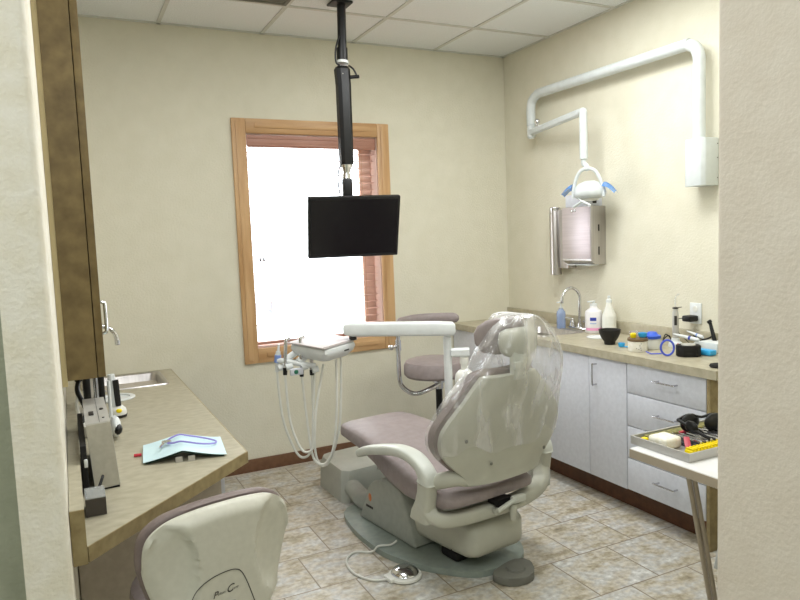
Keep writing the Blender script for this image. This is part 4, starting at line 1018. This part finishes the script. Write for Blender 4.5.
# plastic cover over headrest and upper back
t = thing('plastic_cover', 'clear wrinkled plastic cover draped over the chair backrest and headrest', 'cover', CH, -CAZ)
random.seed(3)
lev = ((.605, -.365, .300, .03), (.64, -.378, .310, .03), (.68, -.388, .312, .031), (.72, -.376, .302, .033), (.77, -.346, .298, .036), (.82, -.306, .295, .042), (.87, -.262, .290, .05), (.92, -.218, .275, .055), (.97, -.176, .246, .06), (1.02, -.142, .208, .062), (1.06, -.118, .17, .064), (1.10, -.085, .125, .06), (1.125, -.055, .08, .05), (1.138, -.02, .03, .03))
rings = []; nn = 72
for li, (z, xa, xb, gp) in enumerate(lev):
    rg = []; hw = (xb-xa)/2; xc_ = (xa+xb)/2
    for k in range(nn):
        a = 2*PI*k/nn
        ca_, sa_ = math.cos(a), math.sin(a)
        s = math.copysign(abs(ca_)**.8, ca_)
        zz_ = min(z, .96)
        yc0 = yb(zz_)
        yb_ = yc0-.03-.035*(1-s*s)-gp*.35
        yf_ = yc0+.075+.02*(1-abs(s)) if z < .96 else yc0+.13
        if sa_ < 0: y = yb_*abs(sa_)**.35+(yc0+.02)*(1-abs(sa_)**.35)
        else: y = yf_*sa_**.5+(yc0+.02)*(1-sa_**.5)
        y += .03*abs(s)**3*hw/.35*(1 if z < 1.0 else .4)
        wr_ = .005*math.sin(7*a+z*9)+.004*math.sin(13*a-z*12)+.0025*math.sin(19*a+z*18)
        bx_ = xc_+(hw+wr_)*s
        zj = z+(.018*math.sin(5*a)+.012*math.sin(11*a) if li == 0 else 0)
        rg.append((bx_, y-wr_*.8*(sa_ < 0)*1.0-.002, zj))
    rings.append(rg)
cv = B(); cv.ring_faces(rings, caps=False)
cv.bm.faces.new([v for v in list(cv.bm.verts)[-nn:]])
obj('film', cv, 'film', t, world=False, smooth=180, sub=1)
# foot control
t = thing('foot_control', 'round chrome foot control with white rim and cord on the floor', 'foot control', CH, -CAZ)
fx, fy = -.352, -.205
obj('base', B().lathe([(.068, .001), (.074, .006), (.072, .014), (.06, .018)], (fx, fy, 0), 32).box(fx-.085, fx-.045, fy-.02, fy+.045, .001, .02, bev=.006), 'natural', t, **W0)
obj('dome', B().lathe([(.058, .0185), (.060, .024), (.052, .034), (.03, .042), (.005, .045)], (fx, fy, 0), 32), 'chrome', t, label='chrome dome', **W0)
obj('cord', B().tube(cat([(fx-.08, fy+.015, .01), (-.485, -.15, .006), (-.515, -.05, .006), (-.49, .06, .006), (-.44, .115, .006), (-.40, .12, .006), (-.345, .075, .007), (-.32, .055, .034), (-.27, .03, .034), (-.24, .02, .05)], 6), .0052, 8), 'hose', t, **W0)

# ------------------------------------------------------------------ delivery unit
t = thing('delivery_unit', 'white dental delivery unit with instrument tray on a long arm before the window', 'delivery unit', (-1.20, -1.13, 0))
QX, QY = -1.205, -1.135
obj('foot', B().lathe([(.05, .0285), (.05, .05), (.036, .06)], (QX, QY, 0), 24), 'basegrey', t)
obj('post', B().cyl((QX, QY, .05), (QX, QY, .925), .0215).cyl((QX, QY, .925), (QX, QY, .955), .017), 'white', t)
obj('pivot', B().cyl((QX-.028, QY+.01, .946), (QX-.028, QY+.01, .96), .016), 'ink', t)
A0, A1 = Vector((-1.172, -1.165, .972)), Vector((-1.70, -.90, .988))
ab = B(); d = (A1-A0).normalized(); sd_ = Vector((-d.y, d.x, 0)).normalized()
rr = []
for p, hh, ww in ((A0, .022, .03), (A0+d*.012-Vector((0, 0, .002)), .036, .034), (A0+d*.1, .038, .034), (A1-d*.05, .037, .034), (A1-d*.012, .03, .032), (A1, .02, .028)):
    rr.append([p+sd_*(ww*math.copysign(abs(math.cos(a))**.4, math.cos(a)))+Vector((0, 0, hh*math.copysign(abs(math.sin(a))**.4, math.sin(a)))) for a in [2*PI*k/20 for k in range(20)]])
obj('arm', ab.ring_faces(rr), 'white', t, smooth=50)
obj('arm_pivot', B().cyl((-1.655, -.915, .93), (-1.655, -.915, .97), .02), 'ink', t)
obj('bottle_bracket', bar(B(), (QX+.012, QY-.012, .842), (QX+.10, QY-.055, .842), .04, .045), 'white', t)
obj('water_bottle', B().lathe([(.035, .52), (.052, .53), (.052, .70), (.048, .725), (.03, .745), (.019, .75), (.019, .78), (.023, .782), (.023, .815)], (QX+.075, QY-.043, 0), 24), 'natural', t, label='white water bottle')
# delivery head: tilted a little towards the viewer
HC = Vector((-1.795, -.835, .905)); HR = Matrix.Rotation(math.radians(-19), 4, 'Z') @ Matrix.Rotation(math.radians(5), 4, 'X')
HM = Matrix.Translation(HC) @ HR @ Matrix.Rotation(math.radians(45), 4, 'Z')
def hd(b): bmesh.ops.transform(b.bm, matrix=HM, verts=b.bm.verts); return b
rr = []
for z, e in ((-.062, .055), (-.055, .03), (-.03, .008), (-.008, .0), (.012, .004), (.02, .014)):
    x0, x1, y0, y1 = -.125+e, .125-e, -.135+e, .135-e; c_ = .03
    rr.append([(x0+c_, y0, z), (x1-c_, y0, z), (x1-c_*.3, y0+c_*.3, z), (x1, y0+c_, z), (x1, y1-c_, z), (x1-c_*.3, y1-c_*.3, z), (x1-c_, y1, z), (x0+c_, y1, z), (x0+c_*.3, y1-c_*.3, z), (x0, y1-c_, z), (x0, y0+c_, z), (x0+c_*.3, y0+c_*.3, z)])
obj('head_body', hd(B().ring_faces(rr)), 'white', t, smooth=40)
obj('tray', hd(B().box(-.128, .128, -.132, .132, .0205, .028, bev=.003).box(-.128, .128, -.132, -.126, .0282, .033, bev=.002)), 'traygrey', t, label='pale mauve tray top')
bm_ = B()
for x0_, x1_ in ((.02, .027), (.029, .034), (.036, .046), (.048, .055)): bm_.box(x0_, x1_, -.1356, -.1345, -.02, -.012)
hd(bm_)
obj('head_marks', bm_, 'ink', t, smooth=0)
obj('head_knob', hd(B().ball((.14, .02, .0), .018, n=12)), 'white', t)
hbp = [Vector((-2.03, -.775, .842)), Vector((-1.985, -.80, .835)), Vector((-1.91, -.835, .815)), Vector((-1.85, -.86, .805))]
obj('holder_bar', B().tube(cat(hbp, 4), .014, 10).tube([(-1.93, -.82, .825), (-1.86, -.80, .875)], .02, 12).tube([(-1.99, -.79, .84), (-1.90, -.77, .89)], .018, 12), 'white', t)
obj('control_pad', B().box(-1.985, -1.915, -.852, -.832, .765, .80, bev=.004), 'cab', t)
obj('green_badge', B().ball((-1.955, -.853, .783), .012, .003, .012, 14), 'green', t)

hoses = ([(-2.034, -.766, .779), (-2.03, -.782, .631), (-2.017, -.803, .493), (-1.971, -.84, .349), (-1.93, -.862, .326), (-1.897, -.873, .377), (-1.882, -.866, .519), (-1.850, -.845, .80)],
         [(-2.002, -.805, .765), (-1.996, -.831, .529), (-1.96, -.864, .386), (-1.924, -.884, .358), (-1.893, -.895, .399), (-1.87, -.889, .576), (-1.81, -.87, .81)],
         [(-1.918, -.825, .75), (-1.904, -.833, .515), (-1.893, -.856, .34), (-1.869, -.874, .285), (-1.826, -.894, .289), (-1.785, -.905, .383), (-1.754, -.897, .615), (-1.743, -.882, .83)],
         [(-1.868, -.845, .755), (-1.863, -.82, .503), (-1.863, -.829, .316), (-1.833, -.849, .255), (-1.792, -.865, .297), (-1.742, -.875, .445), (-1.719, -.868, .631), (-1.704, -.855, .84)])
tops = ((-2.018, -.772, .925), (-1.985, -.80, .955), (-1.915, -.825, .96), (-1.865, -.845, .915))
kinds = (('air_water_syringe', 'white syringe with blue cap, leftmost on the delivery unit', 'blue'), ('dental_handpiece', 'curved chrome handpiece, second from left on the delivery unit', 'chrome'),
         ('dental_handpiece', 'tall chrome handpiece standing nearest the middle of the delivery tray', 'chrome'), ('dental_handpiece', 'slim pointed handpiece, rightmost on the delivery unit', 'steel'))
for (nm, lb_, mt), hz, tp in zip(kinds, hoses, tops):
    p0 = Vector(hz[0]); p1 = Vector(tp)
    t = thing(nm, lb_, 'handpiece', tuple(p0), group='handpieces on the delivery unit')
    mid = p0.lerp(p1, .45)
    if mt == 'blue':
        obj('body', B().tube([p0, p0.lerp(p1, .3), mid, p0.lerp(p1, .75)], [.009, .013, .016, .012], 12), 'white', t)
        obj('cap', B().tube([p0.lerp(p1, .35), p0.lerp(p1, .62)], [.0185, .0175], 12), 'bluecap', t, label='pale blue cap')
        obj('tip', B().tube([p0.lerp(p1, .75), p1], [.008, .005], 10), 'white', t)
    elif mt == 'chrome':
        back = Vector((.02, .01, 0))
        obj('body', B().tube(cat([p0, p0.lerp(p1, .3), p0.lerp(p1, .7)-back*.1, p0.lerp(p1, .93), p1+back*.4, p1+back*1.1+Vector((0, 0, -.004))], 4), .0095, 12), 'chrome', t)
        obj('grip', B().tube([p0, p0.lerp(p1, .2)], [.011, .0125], 12), 'black', t)
    else:
        obj('body', B().tube([p0, p0.lerp(p1, .25), p0.lerp(p1, .6), p1], [.010, .0115, .009, .004], 12), 'steel', t)
        obj('grip', B().tube([p0, p0.lerp(p1, .18)], [.0115, .0125], 12), 'black', t)
    hold = mid+Vector((0, 0, -.045))
    obj('holder_cuff', B().tube([hold-Vector((.004, .012, .0)), hold+Vector((.03, -.012, .006))], .017, 12), 'white', t)
    obj('hose', B().tube(cat(hz, 7), .0066, 8), 'hose', t)

# ------------------------------------------------------------------ white table with instrument tray at the right
TZ = .665
TX0, TX1, TY0, TY1 = -1.205, -.56, -3.0, -2.432
t = thing('work_table', 'white laminate work table with tan metal legs at the right', 'table', (-.9, -2.7, 0))
obj('top', B().box(TX0, TX1, TY0+.002, TY1, TZ-.038, TZ, bev=.006), 'tabletop', t)
obj('edge_band', B().box(TX0-.002, TX0+.0005, TY0+.004, TY1-.004, TZ-.034, TZ-.004), 'legtan', t)
def leg(pts, r=.0135): return B().tube(pts, r, 12)
obj('leg', leg([(-1.093, -2.59, TZ-.039), (-1.02, -2.58, .35), (-.905, -2.545, .004)], .009).tube([(-1.077, -2.60, TZ-.039), (-1.004, -2.59, .35), (-.889, -2.555, .004)], .009, 12), 'legtan', t)
obj('leg', leg([(-.62, -2.50, TZ-.039), (-.62, -2.50, .004)]), 'legtan', t)
obj('leg', leg([(-.62, -2.92, TZ-.039), (-.62, -2.92, .004)]), 'legtan', t)
obj('leg', leg([(-1.12, -2.93, TZ-.039), (-1.12, -2.93, .004)]), 'legtan', t)
obj('brace', B().tube(cat([(-.93, -2.58, .20), (-.90, -2.58, .30), (-.86, -2.58, .45), (-.85, -2.58, TZ-.05)], 5), .008, 10), 'white', t)
t = thing('instrument_tray', 'shallow grey tray full of instruments on the white table', 'tray', (-.95, -2.55, TZ))
RX0, RX1, RY0, RY1 = -1.165, -.775, -2.665, -2.40
tz = TZ+.001
obj('base', B().box(RX0+.002, RX1-.002, RY0+.002, RY1-.002, tz, tz+.005), 'traymetal', t, smooth=0)
rw = B().box(RX0, RX1, RY0, RY0+.006, tz, tz+.03).box(RX0, RX1, RY1-.006, RY1, tz, tz+.03).box(RX0, RX0+.006, RY0+.006, RY1-.006, tz, tz+.03).box(RX1-.006, RX1, RY0+.006, RY1-.006, tz, tz+.03)
obj('rim', rw, 'traymetal', t, smooth=0)
ti = tz+.0055
one('olive_mat', B().box(RX0+.05, RX1-.012, RY1-.055, RY1-.010, ti, ti+.022, bev=.006), 'olive', 'olive green textured holder along the far side of the instrument tray', 'holder')
t = thing('instrument_cassette', 'dark instrument rack in the middle of the tray', 'cassette', (-.95, -2.63, ti))
obj('rack', B().box(RX0+.115, RX1-.03, RY0+.062, RY1-.062, ti, ti+.012, bev=.002), 'cassette', t)
rl = B()
for y in (-2.585, -2.485): rl.box(RX0+.115, RX1-.03, y-.006, y+.006, ti+.0125, ti+.019)
obj('rail', rl, 'cassette', t, smooth=0)
proto = None
for k in range(9):
    x = RX0+.135+k*.026
    if proto is None:
        proto = thing('dental_instrument', 'slender steel hand instrument lying in the dark rack', 'instrument', (x, -2.545, ti+.0255), 0, 'steel hand instruments in the rack')
        obj('handle', B().tube([(0, -.058, 0), (0, -.054, 0), (0, .04, 0), (0, .055, 0)], [.003, .0065, .0065, .003], 8), 'instr', proto, world=False)
        obj('tip', B().tube([(0, .055, 0), (0, .07, .001), (.006, .08, .004)], [.0024, .0015, .0008], 6), 'instr', proto, world=False)
    else:
        c = copy_tree(proto); c.location = (x, -2.545+random.uniform(-.008, .008), ti+.0255)
t = thing('yellow_bur_block', 'bright yellow ridged block at the near edge of the instrument tray', 'block', (-1.0, -2.765, ti))
obj('bar', B().box(RX0+.03, RX1-.03, RY0+.014, RY0+.048, ti, ti+.024, bev=.004), 'yellow', t)
rd = B()
for k in range(20): rd.box(RX0+.035+k*.0165, RX0+.043+k*.0165, RY0+.016, RY0+.046, ti+.0242, ti+.031)
obj('ridges', rd, 'yellow', t, smooth=0)
one('gauze_pack', B().box(RX0+.015, RX0+.10, RY0+.115, RY0+.20, ti+.0005, ti+.042, bev=.012, seg=3), 'gauze', 'thick white gauze pack at the left end of the instrument tray', 'pack')
one('yellow_bead', B().box(RX0+.014, RX0+.036, RY0+.21, RY0+.232, ti, ti+.024, bev=.005), 'yellow', 'small yellow piece at the far left of the gauze pack', 'bead')
one('red_strip', bar(B(), (RX0+.062, RY0+.055, ti+.008), (RX0+.112, RY0+.11, ti+.036), .02, .008), 'redbox', 'dark red strip leaning between gauze pack and yellow block', 'strip')
one('red_clip', B().box(RX0+.17, RX0+.21, RY1-.082, RY1-.068, ti+.0125, ti+.03, bev=.003), 'red', 'small red piece before the olive holder in the instrument tray', 'clip')
t = thing('loupes', 'black loupes glasses resting on the instrument rack', 'glasses', (-.93, -2.545, ti+.03))
gz = ti+.034
obj('lens', B().ball((-.955, -2.485, gz+.026), .048, .016, .034, 16), 'black', t)
obj('lens', B().ball((-.875, -2.525, gz+.026), .048, .016, .034, 16), 'black', t)
obj('frame', B().tube(cat([(-1.0, -2.47, gz+.04), (-.955, -2.48, gz+.054), (-.915, -2.503, gz+.045), (-.875, -2.52, gz+.054), (-.83, -2.55, gz+.04)], 5), .005, 10), 'black', t)
obj('temple', B().tube(cat([(-1.0, -2.47, gz+.04), (-1.01, -2.525, gz+.03), (-1.0, -2.585, gz+.008), (-.99, -2.605, gz-.0005)], 5), .006, 10).ball((-1.005, -2.535, gz+.03), .012, .03, .022, 12), 'black', t)
obj('temple', B().tube(cat([(-.83, -2.55, gz+.04), (-.84, -2.595, gz+.03), (-.86, -2.635, gz+.01)], 5), .006, 10), 'black', t)
t = thing('white_pole', 'slim white upright pole with a thin cable behind the instrument tray', 'pole', (-.725, -2.444, TZ))
obj('shaft', B().box(-.737, -.712, -2.452, -2.436, TZ+.001, TZ+.205, bev=.006), 'white', t)
obj('cable', B().tube(cat([(-.712, -2.444, TZ+.14), (-.66, -2.47, TZ+.11), (-.60, -2.58, TZ+.05), (-.60, -2.62, TZ+.004)], 5), .003, 8), 'white', t)

# ------------------------------------------------------------------ lights
def area(name, loc, sx_, sy_, power, color=(1, .94, .85), rot=(0, 0, 0)):
    l = bpy.data.lights.new(name, 'AREA'); l.shape = 'RECTANGLE'; l.size = sx_; l.size_y = sy_; l.energy = power; l.color = color
    o = bpy.data.objects.new(name, l); COL.objects.link(o); o.location = loc; o.rotation_euler = rot
    return o
area('ceiling_light', (-.89, -1.75, H-.012), .58, 1.18, 31, (.97, .988, .985))
area('ceiling_light', (-2.11, -1.75, H-.012), .58, 1.18, 21, (.97, .988, .985))
area('hall_light', (-2.6, -4.2, H-.012), .58, 1.18, 20, (.95, .98, 1.0))
area('hall_light', (-3.9, -3.4, H-.012), .58, 1.18, 17, (.95, .98, 1.0))
wd = bpy.data.worlds.new('world'); SC.world = wd; wd.use_nodes = True
bg = wd.node_tree.nodes['Background']; bg.inputs['Color'].default_value = (.93, .96, 1.0, 1); bg.inputs['Strength'].default_value = 9.0

SC.view_settings.view_transform = 'Standard'
SC.view_settings.look = 'None'
SC.view_settings.exposure = 0.0
SC.view_settings.gamma = 1
SC.view_settings.use_curve_mapping = False
